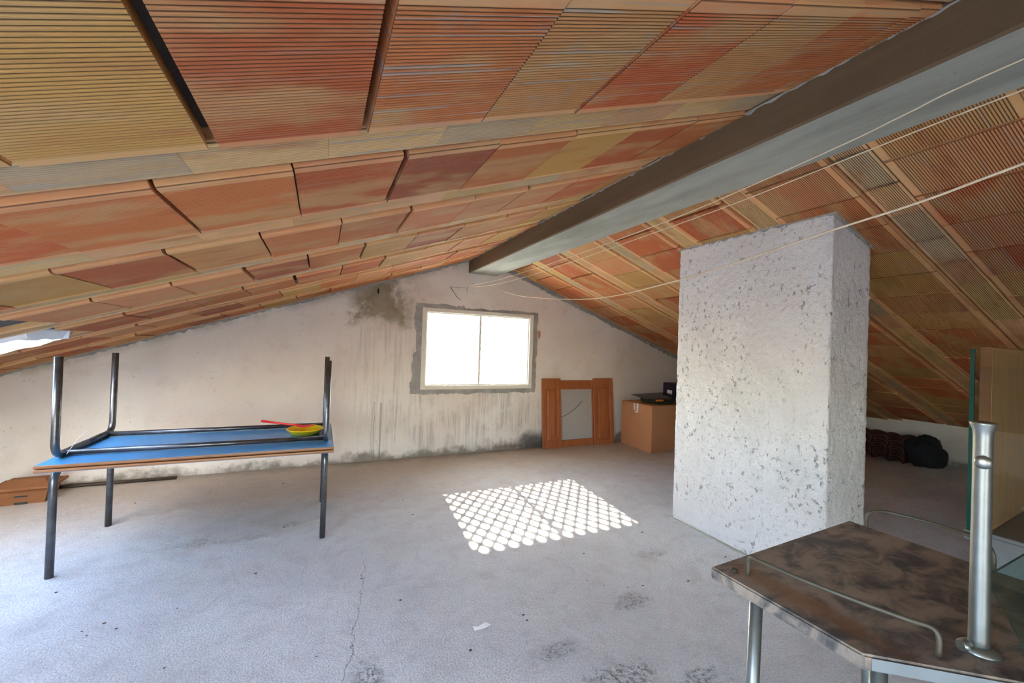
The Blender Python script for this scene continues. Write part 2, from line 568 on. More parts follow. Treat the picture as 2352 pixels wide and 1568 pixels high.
def mat_tube():
    t = NT('dark_steel_tube')
    o = t.obj()
    n1 = t.noise(o, 14, 5, 0.6)
    c = t.mix(t.step(n1, 0.4, 0.7), (0.15, 0.155, 0.165), (0.10, 0.095, 0.09))
    return t.fin(c, t.math('ADD', 0.26, t.math('MULTIPLY', n1, 0.18)), 0.85)


def mat_marble():
    t = NT('mottled_stone_laminate')
    p = t.pos()
    n1 = t.noise(t.scale(p, (1, 1.6, 1)), 11, 6, 0.62, 0.6)
    n2 = t.noise(p, 30, 5, 0.7)
    c = t.mix(t.step(n1, 0.38, 0.62), (0.27, 0.215, 0.17), (0.055, 0.052, 0.054))
    c = t.mix(t.math('MULTIPLY', t.step(n2, 0.45, 0.75), 0.5), c, (0.32, 0.26, 0.21))
    v = t.voro(t.vmath('ADD', p, t.vmath('MULTIPLY', t.noise(p, 5, 3, col=True), (0.2, 0.2, 0))), 4.0, 'DISTANCE_TO_EDGE')
    c = t.mix(t.math('MULTIPLY', t.math('SUBTRACT', 1.0, t.step(v, 0.0, 0.015)), 0.25), c, (0.24, 0.19, 0.15))
    x, y, z = t.sep(p)
    ru = t.blob(x, y, 0.875, 0.50, 0.03, 0.14, n2, 0.5)
    c = t.mix(t.math('MULTIPLY', ru, 0.7), c, (0.20, 0.085, 0.025))            # rust bled from the rail foot
    return t.fin(c, t.math('ADD', 0.34, t.math('MULTIPLY', n2, 0.3)), normal=t.bump(n2, 0.08, 0.002))


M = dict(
    floor=mat_floor(), wall=mat_wall(), chimney=mat_chimney(),
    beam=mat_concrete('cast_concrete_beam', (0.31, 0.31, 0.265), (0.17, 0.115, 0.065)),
    cement=mat_concrete('grey_cement', (0.32, 0.31, 0.285)),
    mortar=mat_concrete('pale_mortar', (0.42, 0.39, 0.33)),
    slab=mat_concrete('slab_concrete', (0.10, 0.09, 0.08)),
    white=plain('white_plaster', (0.85, 0.86, 0.86), 0.9, var=0.05, bump=0.3),
    clay=mat_clay('clay_near', 0, (0.030, 0.422)), clay_jn=mat_clay('clay_joist_near', 0, (0.016, 0.146)), clay_far=mat_clay('clay_far', 0.422, (0.030, 0.422)), clay_joist=mat_clay('clay_joist', 0.146, (0.020, 0.146)),
    frame=plain('cream_paint', (0.70, 0.66, 0.56), 0.5, var=0.08),
    glass=mat_glass('window_glass', (0.96, 0.98, 0.98)),
    lattice=mat_lattice(),
    tube=mat_tube(),
    blue=plain('blue_laminate', (0.07, 0.31, 0.62), 0.25, var=0.05, vscale=6),
    edge=mat_wood('varnished_board_edge', (0.25, 0.10, 0.035), (0.34, 0.15, 0.055), (20, 1, 1), 0.35),
    yellow=plain('yellow_plastic', (0.85, 0.62, 0.01), 0.35, var=0.03),
    red=plain('red_plastic', (0.72, 0.02, 0.015), 0.35, var=0.03),
    door=mat_wood('cherry_wood', (0.30, 0.085, 0.028), (0.40, 0.135, 0.045), (1, 1, 9), 0.42),
    dglass=mat_glass('dusty_glass', (0.95, 0.95, 0.95), 0.42, (0.58, 0.54, 0.50), flat=True),
    card=plain('brown_cardboard', (0.52, 0.25, 0.115), 0.85, var=0.10, vscale=5, spec=0.2),
    tape=plain('white_tape', (0.8, 0.79, 0.75), 0.5),
    black=plain('black_plastic', (0.02, 0.021, 0.022), 0.4, var=0.2),
    green=plain('dark_green_plastic', (0.035, 0.07, 0.03), 0.45),
    orange=plain('orange_plastic', (0.9, 0.22, 0.02), 0.4),
    smoke=mat_glass('smoked_plastic', (0.45, 0.45, 0.48), 0.3, (0.16, 0.15, 0.16)),
    violet=plain('dark_violet_card', (0.035, 0.02, 0.05), 0.6),
    terra=plain('terracotta', (0.22, 0.085, 0.03), 0.9, var=0.25, vscale=12, bump=0.4),
    dtile=plain('dusty_tile', (0.115, 0.045, 0.027), 0.95, var=0.35, vscale=9),
    sack=plain('black_sacking', (0.012, 0.013, 0.014), 0.85),
    chrome=plain('dull_chrome', (0.25, 0.265, 0.255), 0.40, 0.9, var=0.25, vscale=30),
    wire=plain('rusty_wire', (0.07, 0.06, 0.042), 0.5, 0.0, var=0.3, vscale=40),
    marble=mat_marble(),
    stripe=plain('metal_edge_band', (0.26, 0.29, 0.30), 0.35, 0.5, var=0.25, vscale=12),
    tglass=mat_glass('green_tinted_glass', (0.80, 0.92, 0.90), 0.10, (0.3, 0.42, 0.42), 0.6),
    pglass=mat_glass('clear_glass', (0.97, 0.99, 0.98), 0.0, refl=0.5),
    gedge=plain('green_glass_edge', (0.005, 0.045, 0.035), 0.2),
    ply=mat_wood('pale_beech_veneer', (0.47, 0.29, 0.13), (0.56, 0.37, 0.18), (1, 1, 8), 0.5),
    plyedge=mat_wood('brown_board_edge', (0.20, 0.09, 0.03), (0.25, 0.12, 0.045), (1, 1, 8), 0.6),
    grey=plain('grey_painted_board', (0.20, 0.215, 0.22), 0.7),
    rope=plain('cream_rope', (0.72, 0.62, 0.44), 0.9, var=0.1, vscale=80),
    rust=plain('rusty_steel', (0.07, 0.05, 0.035), 0.7, 0.4, var=0.3),
    ground=plain('pale_gravel', (0.5, 0.48, 0.44), 0.95, vscale=2),
    dirt=plain('dark_crumbs', (0.09, 0.065, 0.045), 0.95, var=0.4),
    paper=plain('white_paper', (0.85, 0.86, 0.88), 0.8),
)

# ---------------------------------------------------------------- the setting
# outside
struct(mesh('ground_outside', [(-40, -60, -2.8), (40, -60, -2.8), (40, 60, -2.8), (-40, 60, -2.8)], [(0, 1, 2, 3)], M['ground']))

# floor
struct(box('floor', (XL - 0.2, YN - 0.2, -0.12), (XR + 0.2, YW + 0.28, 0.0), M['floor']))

# gable wall with its window hole
WX0, WX1, WZ0, WZ1 = 1.035, 2.345, 0.768, 1.605
xs = [XL - 0.2, WX0, XB1, 1.69, XB2, WX1, XR + 0.2]
ZRIDGE = 2.27


def ztop(x):
    if x <= XB1: return zl(x) + 0.04
    if x >= XB2: return zr(x) + 0.04
    return ZRIDGE


# doorway added unseen behind the camera for its fill light
DX0, DX1, DH = -1.10, -0.25, 1.22


def gable(name, y0, y1, mat, hole):
    vs, fs, idx = [], [], {}

    def v(x, y, z):
        k = (round(x, 4), round(y, 4), round(z, 4))
        if k not in idx:
            idx[k] = len(vs); vs.append((x, y, z))
        return idx[k]
    for i in range(len(xs) - 1):
        a, b = xs[i], xs[i + 1]
        rows = [(0.0, 0.0), (WZ0, WZ0), (WZ1, WZ1), (ztop(a), ztop(b))]
        if i == 0: rows = [(0, 0), (min(WZ0, ztop(a)), WZ0), (ztop(a), WZ1), (ztop(a), ztop(b))]
        if i == len(xs) - 2: rows = [(0, 0), (WZ0, min(WZ0, ztop(b))), (WZ1, ztop(b)), (ztop(a), ztop(b))]
        for r in range(3):
            if hole and r == 1 and WX0 <= a and b <= WX1: continue
            (p0, q0), (p1, q1) = rows[r], rows[r + 1]
            for y in (y0, y1):
                f = []
                for vv in (v(a, y, p0), v(b, y, q0), v(b, y, q1), v(a, y, p1)):
                    if vv not in f: f.append(vv)
                if len(f) >= 3: fs.append(f)
        fs.append([v(a, y0, rows[3][0]), v(b, y0, rows[3][1]), v(b, y1, rows[3][1]), v(a, y1, rows[3][0])])
    if hole:
        ring = [(x, WZ0) for x in xs if WX0 <= x <= WX1] + [(x, WZ1) for x in reversed(xs) if WX0 <= x <= WX1]
        for i in range(len(ring)):
            (a, za), (b, zb) = ring[i], ring[(i + 1) % len(ring)]
            fs.append([v(a, y0, za), v(b, y0, zb), v(b, y1, zb), v(a, y1, za)])
    return struct(mesh(name, vs, fs, mat))


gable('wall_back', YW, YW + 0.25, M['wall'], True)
struct(mesh('wall_front', *(
    [(XL - .2, y, 0) for y in (YN - .2, YN)] + [(XL - .2, y, ztop(XL - .2)) for y in (YN - .2, YN)] +
    [(DX0, y, 0) for y in (YN - .2, YN)] + [(DX0, y, DH) for y in (YN - .2, YN)] + [(DX1, y, DH) for y in (YN - .2, YN)] + [(DX1, y, 0) for y in (YN - .2, YN)] +
    [(XR + .2, y, 0) for y in (YN - .2, YN)] + [(XR + .2, y, ztop(XR + .2)) for y in (YN - .2, YN)] +
    [(XB2, y, ZRIDGE) for y in (YN - .2, YN)] + [(XB1, y, ZRIDGE) for y in (YN - .2, YN)],
    [(i, j, j + 1, i + 1) for i, j in ((0, 2), (2, 18), (18, 16), (16, 14), (14, 12), (12, 10), (10, 8), (8, 6), (6, 4), (4, 0))] +
    [(0 + k, 4 + k, 6 + k, 2 + k) for k in (0, 1)] + [(2 + k, 6 + k, 18 + k) for k in (0, 1)] + [(6 + k, 8 + k, 16 + k, 18 + k) for k in (0, 1)] +
    [(8 + k, 14 + k, 16 + k) for k in (0, 1)] + [(8 + k, 10 + k, 12 + k, 14 + k) for k in (0, 1)], M['wall'])))
struct(box('wall_left', (XL - 0.2, YN, 0), (XL, YW, zl(XL) + 0.05), M['wall']))
struct(box('wall_right', (XR, YN, 0), (XR + 0.2, YW, zr(XR) + 0.05), M['wall']))

# roof openings, left slope; B and C unseen, added for their light: (x0, x1, y0, y1)
SKY_A = (-2.35, -1.33, J0 + JW + 3 * JP - 0.0, J0 + 4 * JP)
SKY_B = (-2.75, -1.00, J0 - 4 * JP + JW, J0 - JP)
SKY_C = (-2.10, -1.38, J0 + 2 * JP + JW, J0 + 3 * JP)


def slope_slab(name, x0, x1, zf, nrm, holes, t0=0.045, t1=0.24):
    """roof slab above the clay pieces, one connected mesh with the openings left out"""
    gx = sorted({x0, x1, *[h for q in holes for h in q[:2]]})
    gy = sorted({YN - 0.2, YW + 0.30, *[h for q in holes for h in q[2:]]})
    cell = {}
    for i in range(len(gx) - 1):
        for j in range(len(gy) - 1):
            cx, cy = (gx[i] + gx[i + 1]) / 2, (gy[j] + gy[j + 1]) / 2
            cell[i, j] = not any(q[0] < cx < q[1] and q[2] < cy < q[3] for q in holes)
    vs, fs, idx = [], [], {}

    def v(i, j, k):
        if (i, j, k) not in idx:
            idx[i, j, k] = len(vs)
            vs.append((gx[i], gy[j], zf(gx[i]) + (t1 if k else t0)))
        return idx[i, j, k]
    for (i, j), on in cell.items():
        if not on: continue
        fs.append([v(i, j, 0), v(i + 1, j, 0), v(i + 1, j + 1, 0), v(i, j + 1, 0)])
        fs.append([v(i, j, 1), v(i + 1, j, 1), v(i + 1, j + 1, 1), v(i, j + 1, 1)])
        for di, dj, a, b in ((-1, 0, (0, 0), (0, 1)), (1, 0, (1, 0), (1, 1)), (0, -1, (0, 0), (1, 0)), (0, 1, (0, 1), (1, 1))):
            if not cell.get((i + di, j + dj), False):
                p, q = (i + a[0], j + a[1]), (i + b[0], j + b[1])
                fs.append([v(*p, 0), v(*q, 0), v(*q, 1), v(*p, 1)])
    return struct(mesh(name, vs, fs, M['slab']))


ceil_l = slope_slab('ceiling', XL - 0.2, 1.69, zl, None, [SKY_A, SKY_B, SKY_C])
ceil_r = slope_slab('ceiling', 1.69, XR + 0.2, zr, None, [])


# clay pieces -------------------------------------------------------------
def clay_mesh(name, L, W, near, mat, T=0.055, lip=0.030, depth=0.0028, pitch=0.0092):
    """hollow clay piece seen from below: smooth rounded lips and, between them, ribs running along x"""
    prof = [(0.0, T), (0.0, 0.008), (0.003, 0.002), (0.008, 0.0), (lip, 0.0)]
    if near:
        n = int(round((W - 2 * lip) / pitch))
        pw = (W - 2 * lip) / n
        for i in range(n):
            a = lip + i * pw
            prof += [(a + pw * 0.14, depth * 0.75), (a + pw * 0.30, depth), (a + pw * 0.44, depth * 0.75), (a + pw * 0.58, 0.0), (a + pw, 0.0)]
    else:
        prof += [(lip + 0.002, 0.003), (W - lip - 0.002, 0.003)]
    prof += [(W - lip, 0.0), (W - 0.008, 0.0), (W - 0.003, 0.002), (W, 0.008), (W, T)]
    k = len(prof)
    vs = [(0, y, z) for y, z in prof] + [(L, y, z) for y, z in prof]
    fs = [(i, i + 1, k + i + 1, k + i) for i in range(k - 1)]
    fs.append(tuple(range(k))[::-1]); fs.append(tuple(range(k, 2 * k)))
    fs.append((0, k, 2 * k - 1, k - 1))
    me = bpy.data.meshes.new(name)
    me.from_pydata(vs, [], fs)
    me.validate()
    bm = bmesh.new(); bm.from_mesh(me); bmesh.ops.recalc_face_normals(bm, faces=bm.faces); bm.to_mesh(me); bm.free()
    me.materials.append(mat)
    return me


BW = JP - JW                      # block width between the joists
PX = 0.2665                       # pitch of the blocks, measured along x
BL = PX / cos(AL)
me_near = [clay_mesh('clay_block', BL - g, BW - 0.010, True, M['clay']) for g in (0.004, 0.010, 0.018)]
me_far = [clay_mesh('clay_block', BL - g, BW - 0.010, False, M['clay_far']) for g in (0.004, 0.008, 0.014)]
me_jn = clay_mesh('joist_tile', BL - 0.003, JW - 0.004, True, M['clay_jn'], T=0.05, lip=0.016, depth=0.003, pitch=0.0088)
me_jf = clay_mesh('joist_tile', BL - 0.003, JW - 0.004, False, M['clay_joist'], T=0.05, lip=0.016)

ORA, RED, RBR, TAN, YEL, PINK = (0.52, 0.170, 0.053), (0.50, 0.125, 0.040), (0.36, 0.100, 0.042), (0.54, 0.255, 0.090), (0.52, 0.285, 0.080), (0.60, 0.25, 0.105)
JOI = [(0.68, 0.45, 0.20), (0.66, 0.37, 0.17), (0.62, 0.42, 0.15), (0.68, 0.39, 0.20), (0.56, 0.42, 0.24)]

# (row, index) -> colour, gap, mortar for the blocks that can be told apart near the camera
left_own = {(0, 0): (YEL, 2, .05), (0, 1): (RED, 2, .12), (0, 2): (ORA, 1, .75), (0, 3): (TAN, 1, .8), (0, 4): (RED, 0, .5), (0, 5): (TAN, 0, .5), (0, 6): (ORA, 0, .5), (0, 7): (ORA, 0, .3), (0, -1): (YEL, 1, 0.0),
            (1, 0): (ORA, 0, .1), (1, 1): (ORA, 1, .1), (1, 2): (RED, 1, .25), (1, 3): (RBR, 0, .15), (1, 4): (ORA, 0, .1), (1, 5): (YEL, 0, .1), (1, 6): (RED, 0, .1), (1, -1): (RED, 0, .1)}
# first joint of every row
left_off = {-1: 1.39, 0: -0.190, 1: -0.335, 2: -0.203, 3: -0.065, 4: -0.15, 5: -0.28, 6: -0.2}
right_off = {-1: 2.12, 0: 2.20, 1: 2.10, 2: 2.13, 3: 2.14, 4: 2.05, 5: 2.2, 6: 2.08}


def lay(meshes, name, side, y, x, extra, col, alpha, lift, parent, tilt=0.0):
    o = bpy.data.objects.new(name, random.choice(meshes) if isinstance(meshes, list) else meshes)
    COL.objects.link(o)
    o.parent = parent
    if side < 0:
        M3 = Matrix.Translation((x, y, zl(x) + lift)) @ Matrix.Rotation(-AL, 4, 'Y')
    else:
        M3 = Matrix.Translation((x, y, zr(x) + lift)) @ Matrix.Rotation(AR, 4, 'Y')
    o.matrix_world = M3 @ Matrix.Rotation(tilt, 4, 'X')
    o.color = (*col, alpha)
    return o


rng = random.Random(11)
ROWS = range(-4, 7)
for side, parent, off in ((-1, ceil_l, left_off), (1, ceil_r, right_off)):
    for k in ROWS:
        y = J0 + JW + (k - 1) * JP + 0.005          # row k lies before joist k
        n0 = -16 if side < 0 else -2
        for i in range(n0, 22):
            x = off.get(k, off[-1] + 0.06 * k - (PX if side < 0 else 0)) + i * PX + (rng.uniform(-0.004, 0.004))
            if side < 0:
                if x > XB1 - 0.012 or x < -2.75: continue
                if SKY_A[2] - 0.01 < y + 0.2 < SKY_A[3] and x < SKY_A[1] - 0.06 and x + PX > SKY_A[0]: continue
                if SKY_B[2] < y + 0.2 < SKY_B[3] and x < SKY_B[1] and x + PX > SKY_B[0]: continue
                if SKY_C[2] < y + 0.2 < SKY_C[3] and x < SKY_C[1] and x + PX > SKY_C[0]: continue
            else:
                if x < XB2 - 0.25 or x + PX > XR + 0.1: continue
                if 2.44 < x and x + PX < 2.83 and 1.27 < y and y + BW < 2.33: continue
                if k < -1 and x > 4.6: continue
            near = (-1 <= k <= 1 and x < 3.6 and x > -1.0)
            ms = me_near if near else me_far
            u = rng.random()
            col = ORA if u < .34 else RED if u < .55 else TAN if u < .72 else PINK if u < .84 else RBR if u < .91 else YEL
            if side > 0 and x > 2.9 and k < 3 and rng.random() < 0.45: col = YEL if rng.random() < .5 else TAN
            al = rng.choice((0.05, 0.1, 0.2)) if k > 0 else 0.45
            gi = rng.choice((0, 1, 1, 2))
            key = (k, i + 1 if k == 0 else i + 1)
            if side < 0 and key in left_own:
                col, gi, al = left_own[key]
            j = rng.uniform(0.85, 1.12)
            col = tuple(min(1, c * j) for c in col)
            lay(ms[gi], 'clay_block', side, y, x, 0, col, al, rng.uniform(-0.003, 0.004) - 0.002, parent, rng.uniform(-0.006, 0.006))
    for k in range(-4, 7):
        y = J0 + k * JP + 0.001
        o0 = {-1: .1, 0: -0.263, 1: -0.10, 2: -0.22}.get(k, rng.uniform(-.2, .05)) if side < 0 else {0: 2.359 - 0.01, 1: 2.22}.get(k, 2.2 + rng.uniform(-.1, .1))
        for i in range(-16, 22):
            x = o0 + i * PX * (0.992 if side < 0 else 0.935)
            if side < 0:
                if x > XB1 - 0.012 or x < -2.75: continue
                if SKY_C[2] < y < SKY_C[3] and x < SKY_C[1] and x + PX > SKY_C[0]: continue
                if SKY_B[2] < y < SKY_B[3] and x < SKY_B[1] and x + PX > SKY_B[0]: continue
            else:
                if x < XB2 - 0.25 or x + PX > XR + 0.1: continue
                if k < -1 and x > 4.6: continue
            near = (-1 <= k <= 1 and x < 3.6 and x > -1.0)
            col = rng.choice(JOI)
            j = rng.uniform(0.85, 1.1)
            lay(me_jn if near else me_jf, 'joist_tile', side, y, x, 0, tuple(c * j for c in col), rng.choice((.35, .6, .85)) if side < 0 else rng.choice((.1, .3, .4)), 0.012, parent)


def lump(name, pts, r, mat, parent, seed, flat=(1, 1, 1)):
    """irregular smear of mortar round a list of points"""
    bm = bmesh.new()
    bmesh.ops.create_icosphere(bm, subdivisions=3, radius=1.0)
    for v in bm.verts:
        d = 1 + 0.45 * mn.noise(v.co * 1.7 + Vector((seed, 0, 0))) + 0.25 * mn.noise(v.co * 5 + Vector((0, seed, 0)))
        v.co = Vector((v.co.x * flat[0], v.co.y * flat[1], v.co.z * flat[2])) * (r * d) + Vector(pts)
    return from_bm(name, bm, mat, parent, True)


def ragged_strip(name, path, w0, w1, nrm, thick, mat, seed, step=0.012, parent=None):
    """flat mortar band along path=(A, B); width w0..w1 to the side 'across', one ragged edge"""
    A, B, across = Vector(path[0]), Vector(path[1]), Vector(path[2]).normalized()
    n = int((B - A).length / step)
    nv = Vector(nrm).normalized() * thick
    vs, fs = [], []
    for i in range(n + 1):
        p = A.lerp(B, i / n)
        wd = w0 + (w1 - w0) * (0.5 + 0.5 * mn.noise(Vector((i * step * 3.0, seed, 0)))) + 0.018 * mn.noise(Vector((i * step * 22, seed, 3)))
        wd = max(0.004, wd)
        vs += [p, p + across * wd, p + across * (wd - 0.004) + nv, p + nv]
    for i in range(n):
        for a, b in ((0, 1), (1, 2), (2, 3), (3, 0)):
            fs.append((i * 4 + a, i * 4 + b, i * 4 + 4 + b, i * 4 + 4 + a))
    fs.append((0, 1, 2, 3)); fs.append((n * 4, n * 4 + 1, n * 4 + 2, n * 4 + 3))
    return mesh(name, vs, fs, mat, parent)


# cement line where the roof meets the gable, heavier on the right
dl = Vector((cos(AL), 0, sin(AL))); dr = Vector((cos(AR), 0, -sin(AR)))
struct(ragged_strip('trim_1', ((XB2, YW, zr(XB2) + 0.005), (XR, YW, zr(XR) + 0.005), (-sin(AR) * 1, 0, -cos(AR))), 0.030, 0.055, (0, -1, 0), 0.014, M['cement'], 4.0))
struct(ragged_strip('trim_2', ((XL, YW, zl(XL) + 0.005), (XB1, YW, zl(XB1) + 0.005), (sin(AL), 0, -cos(AL))), 0.008, 0.030, (0, -1, 0), 0.010, M['cement'], 9.0))
# ragged mortar along both top edges of the ridge beam
struct(ragged_strip('trim_3', ((XB1, YN, ZT + 0.004), (XB1, YW, ZT + 0.004), (0, 0, -1)), 0.002, 0.008, (-1, 0, 0), 0.004, M['cement'], 2.0))

# cement collar round the window frame
FX0, FX1, FZ0, FZ1 = 1.002, 2.378, 0.735, 1.640


def collar():
    pts = []
    def side(a, b, out, wfun, s):
        a, b = Vector(a), Vector(b); n = int((b - a).length / 0.012)
        for i in range(n):
            t = i / n
            p = a.lerp(b, t)
            wd = wfun(t) + 0.022 * mn.noise(Vector((t * 9, s, 0))) + 0.012 * mn.noise(Vector((t * 45, s, 1)))
            pts.append((p, p + Vector(out) * max(0.012, wd)))
    side((FX0, FZ0), (FX0, FZ1), (-1, 0), lambda t: 0.105 - 0.05 * t if t < .45 else 0.06 + 0.03 * sin(pi * max(0, (t - .7) / .3)), 1)
    side((FX0, FZ1), (FX1, FZ1), (0, 1), lambda t: 0.045 if t < .35 else 0.022 if t < .6 else 0.03, 2)
    side((FX1, FZ1), (FX1, FZ0), (1, 0), lambda t: 0.06 - 0.01 * t, 3)
    side((FX1, FZ0), (FX0, FZ0), (0, -1), lambda t: 0.05, 4)
    n = len(pts); vs = []
    # corners: push the first outer points outwards
    for i, (a, b) in enumerate(pts):
        prev = pts[i - 1]
        o = b
        if (prev[1] - prev[0]).normalized().dot((b - a).normalized()) < 0.5:
            o = a + (b - a) + (prev[1] - prev[0]) * 0.9
        vs += [(a.x, YW - 0.012, a.y), (o.x, YW - 0.009, o.y), (o.x, YW + 0.01, o.y), (a.x, YW + 0.01, a.y)]
    fs = []
    for i in range(n):
        j = (i + 1) % n
        for a, b in ((0, 1), (1, 2), (2, 3)):
            fs.append((i * 4 + a, i * 4 + b, j * 4 + b, j * 4 + a))
    return struct(mesh('trim_4', vs, fs, M['cement']))


collar()
# bare brick showing beside the collar
struct(lump('trim_5', (2.462, YW - 0.004, 1.40), 1.0, plain('bare_brick', (0.50, 0.25, 0.11), 0.9), None, 5, (0.018, 0.006, 0.05)))

# window -------------------------------------------------------------------
win = box('window_1', (FX0, YW - 0.014, FZ0), (FX0 + 0.052, YW + 0.05, FZ1), M['frame'], bev=0.004)
struct(win)
box('frame_post', (FX1 - 0.052, YW - 0.014, FZ0), (FX1, YW + 0.05, FZ1), M['frame'], win, bev=0.004)
box('frame_rail', (FX0 + 0.052, YW - 0.014, FZ0), (FX1 - 0.052, YW + 0.05, FZ0 + 0.045), M['frame'], win, bev=0.004)
box('frame_rail', (FX0 + 0.052, YW - 0.014, FZ1 - 0.045), (FX1 - 0.052, YW + 0.05, FZ1), M['frame'], win, bev=0.004)
SX0, SX1, SZ0, SZ1 = FX0 + 0.052, FX1 - 0.052, FZ0 + 0.045, FZ1 - 0.045
box('mullion', (1.673, YW + 0.0, SZ0), (1.699, YW + 0.045, SZ1), M['frame'], win, bev=0.003)
for a, b in ((SX0, 1.673), (1.699, SX1)):
    bm = bmesh.new()
    s = 0.012
    outer = ((a, SZ0), (a + s, SZ1)) if a == SX0 else ((b - s, SZ0), (b, SZ1))
    aa, bb = (a + s, b) if a == SX0 else (a, b - s)
    for lo, hi in (outer, ((aa, SZ0), (bb, SZ0 + s)), ((aa, SZ1 - s), (bb, SZ1))):
        bbox(bm, (lo[0], YW + 0.008, lo[1]), (hi[0], YW + 0.036, hi[1]), 0.002)
    from_bm('sash', bm, M['frame'], win)
    box('pane', (aa - 0.001, YW + 0.020, SZ0 + s - 0.003), (bb + 0.001, YW + 0.024, SZ1 - s + 0.003), M['glass'], win)
box('latch', (2.352, YW - 0.024, 0.765), (2.368, YW - 0.012, 0.80), M['frame'], win, bev=0.003)

# white lattice screen outside the window: each bar a part
lat = thing('lattice_screen', 'white diagonal lattice screen fixed outside the window', 'lattice', (1.69, YW + 0.262, 0.70))
LX0, LX1, LZ0, LZ1 = 0.98, 2.40, 0.70, 1.68
LP = 0.1
cm = []
for sgn in (1, -1):
    k0 = -20
    for k in range(-22, 42):
        # line x - sgn*z = c
        c = LX0 + k * LP + 0.02
        pts = []
        for z in (LZ0, LZ1):
            x = c + sgn * (z - LZ0)
            pts.append((x, z))
        (xa, za), (xb, zb) = pts
        def clip(xa, za, xb, zb):
            t0, t1 = 0.0, 1.0
            dx = xb - xa
            for lim, s in ((LX0, 1), (LX1, -1)):
                fa, fb = s * (xa - lim), s * (xb - lim)
                if fa < 0 and fb < 0: return None
                if fa < 0: t0 = max(t0, fa / (fa - fb))
                elif fb < 0: t1 = min(t1, fa / (fa - fb))
            if t1 - t0 < 0.03: return None
            return (xa + dx * t0, za + (zb - za) * t0, xa + dx * t1, za + (zb - za) * t1)
        q = clip(xa, za, xb, zb)
        if q is None: continue
        A, B = Vector((q[0], 0, q[1])), Vector((q[2], 0, q[3]))
        d = (B - A).normalized(); nrm = Vector((-d.z, 0, d.x)) * 0.0150
        yy = YW + 0.262 + (0.0 if sgn > 0 else 0.006)
        vs = []
        for y in (yy, yy + 0.006):
            for p, s in ((A, 1), (A, -1), (B, -1), (B, 1)):
                vs.append((p.x + nrm.x * s, y, p.z + nrm.z * s))
        o = mesh('bar', vs, [(0, 1, 2, 3), (4, 5, 6, 7), (0, 1, 5, 4), (1, 2, 6, 5), (2, 3, 7, 6), (3, 0, 4, 7)], M['lattice'])
        at(o, lat)
bm = bmesh.new()
for lo, hi in (((LX0 - .03, LZ0 - .03), (LX0, LZ1 + .03)), ((LX1, LZ0 - .03), (LX1 + .03, LZ1 + .03)), ((LX0, LZ0 - .03), (LX1, LZ0)), ((LX0, LZ1), (LX1, LZ1 + .03))):
    bbox(bm, (lo[0], YW + 0.255, lo[1]), (hi[0], YW + 0.28, hi[1]), 0.002)
at(from_bm('border', bm, M['lattice']), lat)

# skylight shaft lining (white plaster) of the seen opening at the left edge and the two added ones
def shaft(name, S, d0=-0.006, d1=0.30, th=0.03):
    x0, x1, y0, y1 = S
    bm = bmesh.new()
    def quad(ax, ay, bx, by, ox, oy):
        # upright board from a to b, thickness towards (ox, oy); lower edge ragged
        n = max(2, int(math.hypot(bx - ax, by - ay) / 0.03))
        prev = None
        for i in range(n + 1):
            t = i / n
            X, Y = ax + (bx - ax) * t, ay + (by - ay) * t
            lo = zl(X) + d0 + 0.010 * mn.noise(Vector((X * 12, Y * 12, 3)))
            hi = zl(X) + d1
            cur = [bm.verts.new(p) for p in ((X, Y, lo), (X, Y, hi), (X + ox, Y + oy, hi), (X + ox, Y + oy, zl(X) + 0.046))]
            if prev:
                for a in range(4):
                    bm.faces.new((prev[a], prev[(a + 1) % 4], cur[(a + 1) % 4], cur[a]))
            else:
                bm.faces.new(cur)
            prev = cur
        bm.faces.new(prev)
    quad(x0, y1 - th, x1, y1 - th, 0, th - 0.002)
    quad(x0, y0 + th, x1, y0 + th, 0, -th + 0.002)
    quad(x0 + th, y0 + th, x0 + th, y1 - th, -th + 0.002, 0)
    quad(x1 - th, y0 + th, x1 - th, y1 - th, th - 0.002, 0)
    return struct(from_bm(name, bm, M['white']))


shaft('trim_6', SKY_A)
shaft('trim_7', SKY_B)
shaft('trim_8', SKY_C)

# sky portals sit in the openings
portal((1.69, YW + 0.27, 1.187), (0, -1, 0), 1.32, 0.85)
portal(((DX0 + DX1) / 2, YN - 0.1, DH / 2), (0, 1, 0), DX1 - DX0, DH)
for S in (SKY_A, SKY_B, SKY_C):
    cx, cy = (S[0] + S[1]) / 2, (S[2] + S[3]) / 2
    portal((cx, cy, zl(cx) + 0.25), (sin(AL), 0, -cos(AL)), (S[1] - S[0]) / cos(AL), S[3] - S[2])

# ---------------------------------------------------------------- ridge beam and chimney
bm = bmesh.new()
NB = 60
prof = [(XB1, ZRIDGE + .1), (XB1, ZB + 0.008), (XB1 + 0.008, ZB), (XB2 - 0.008, ZB), (XB2, ZB + 0.008), (XB2, ZRIDGE + .1)]
rings = []
for i in range(NB + 1):
    y = YN + (YW + 0.10 - YN) * i / NB
    rings.append([bm.verts.new((px + 0.003 * mn.noise(Vector((y * 1.5, px * 9, 0))), y, pz + 0.003 * mn.noise(Vector((y * 1.3, 5, px * 7))))) for px, pz in prof])
for a, b in zip(rings, rings[1:]):
    for k in range(6):
        bm.faces.new((a[k], a[(k + 1) % 6], b[(k + 1) % 6], b[k]))
bm.faces.new(rings[0]); bm.faces.new(rings[-1])
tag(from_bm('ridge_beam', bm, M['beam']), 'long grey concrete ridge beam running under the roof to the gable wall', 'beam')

CX0, CX1, CY0, CY1 = 2.447, 2.815, 1.283, 2.312


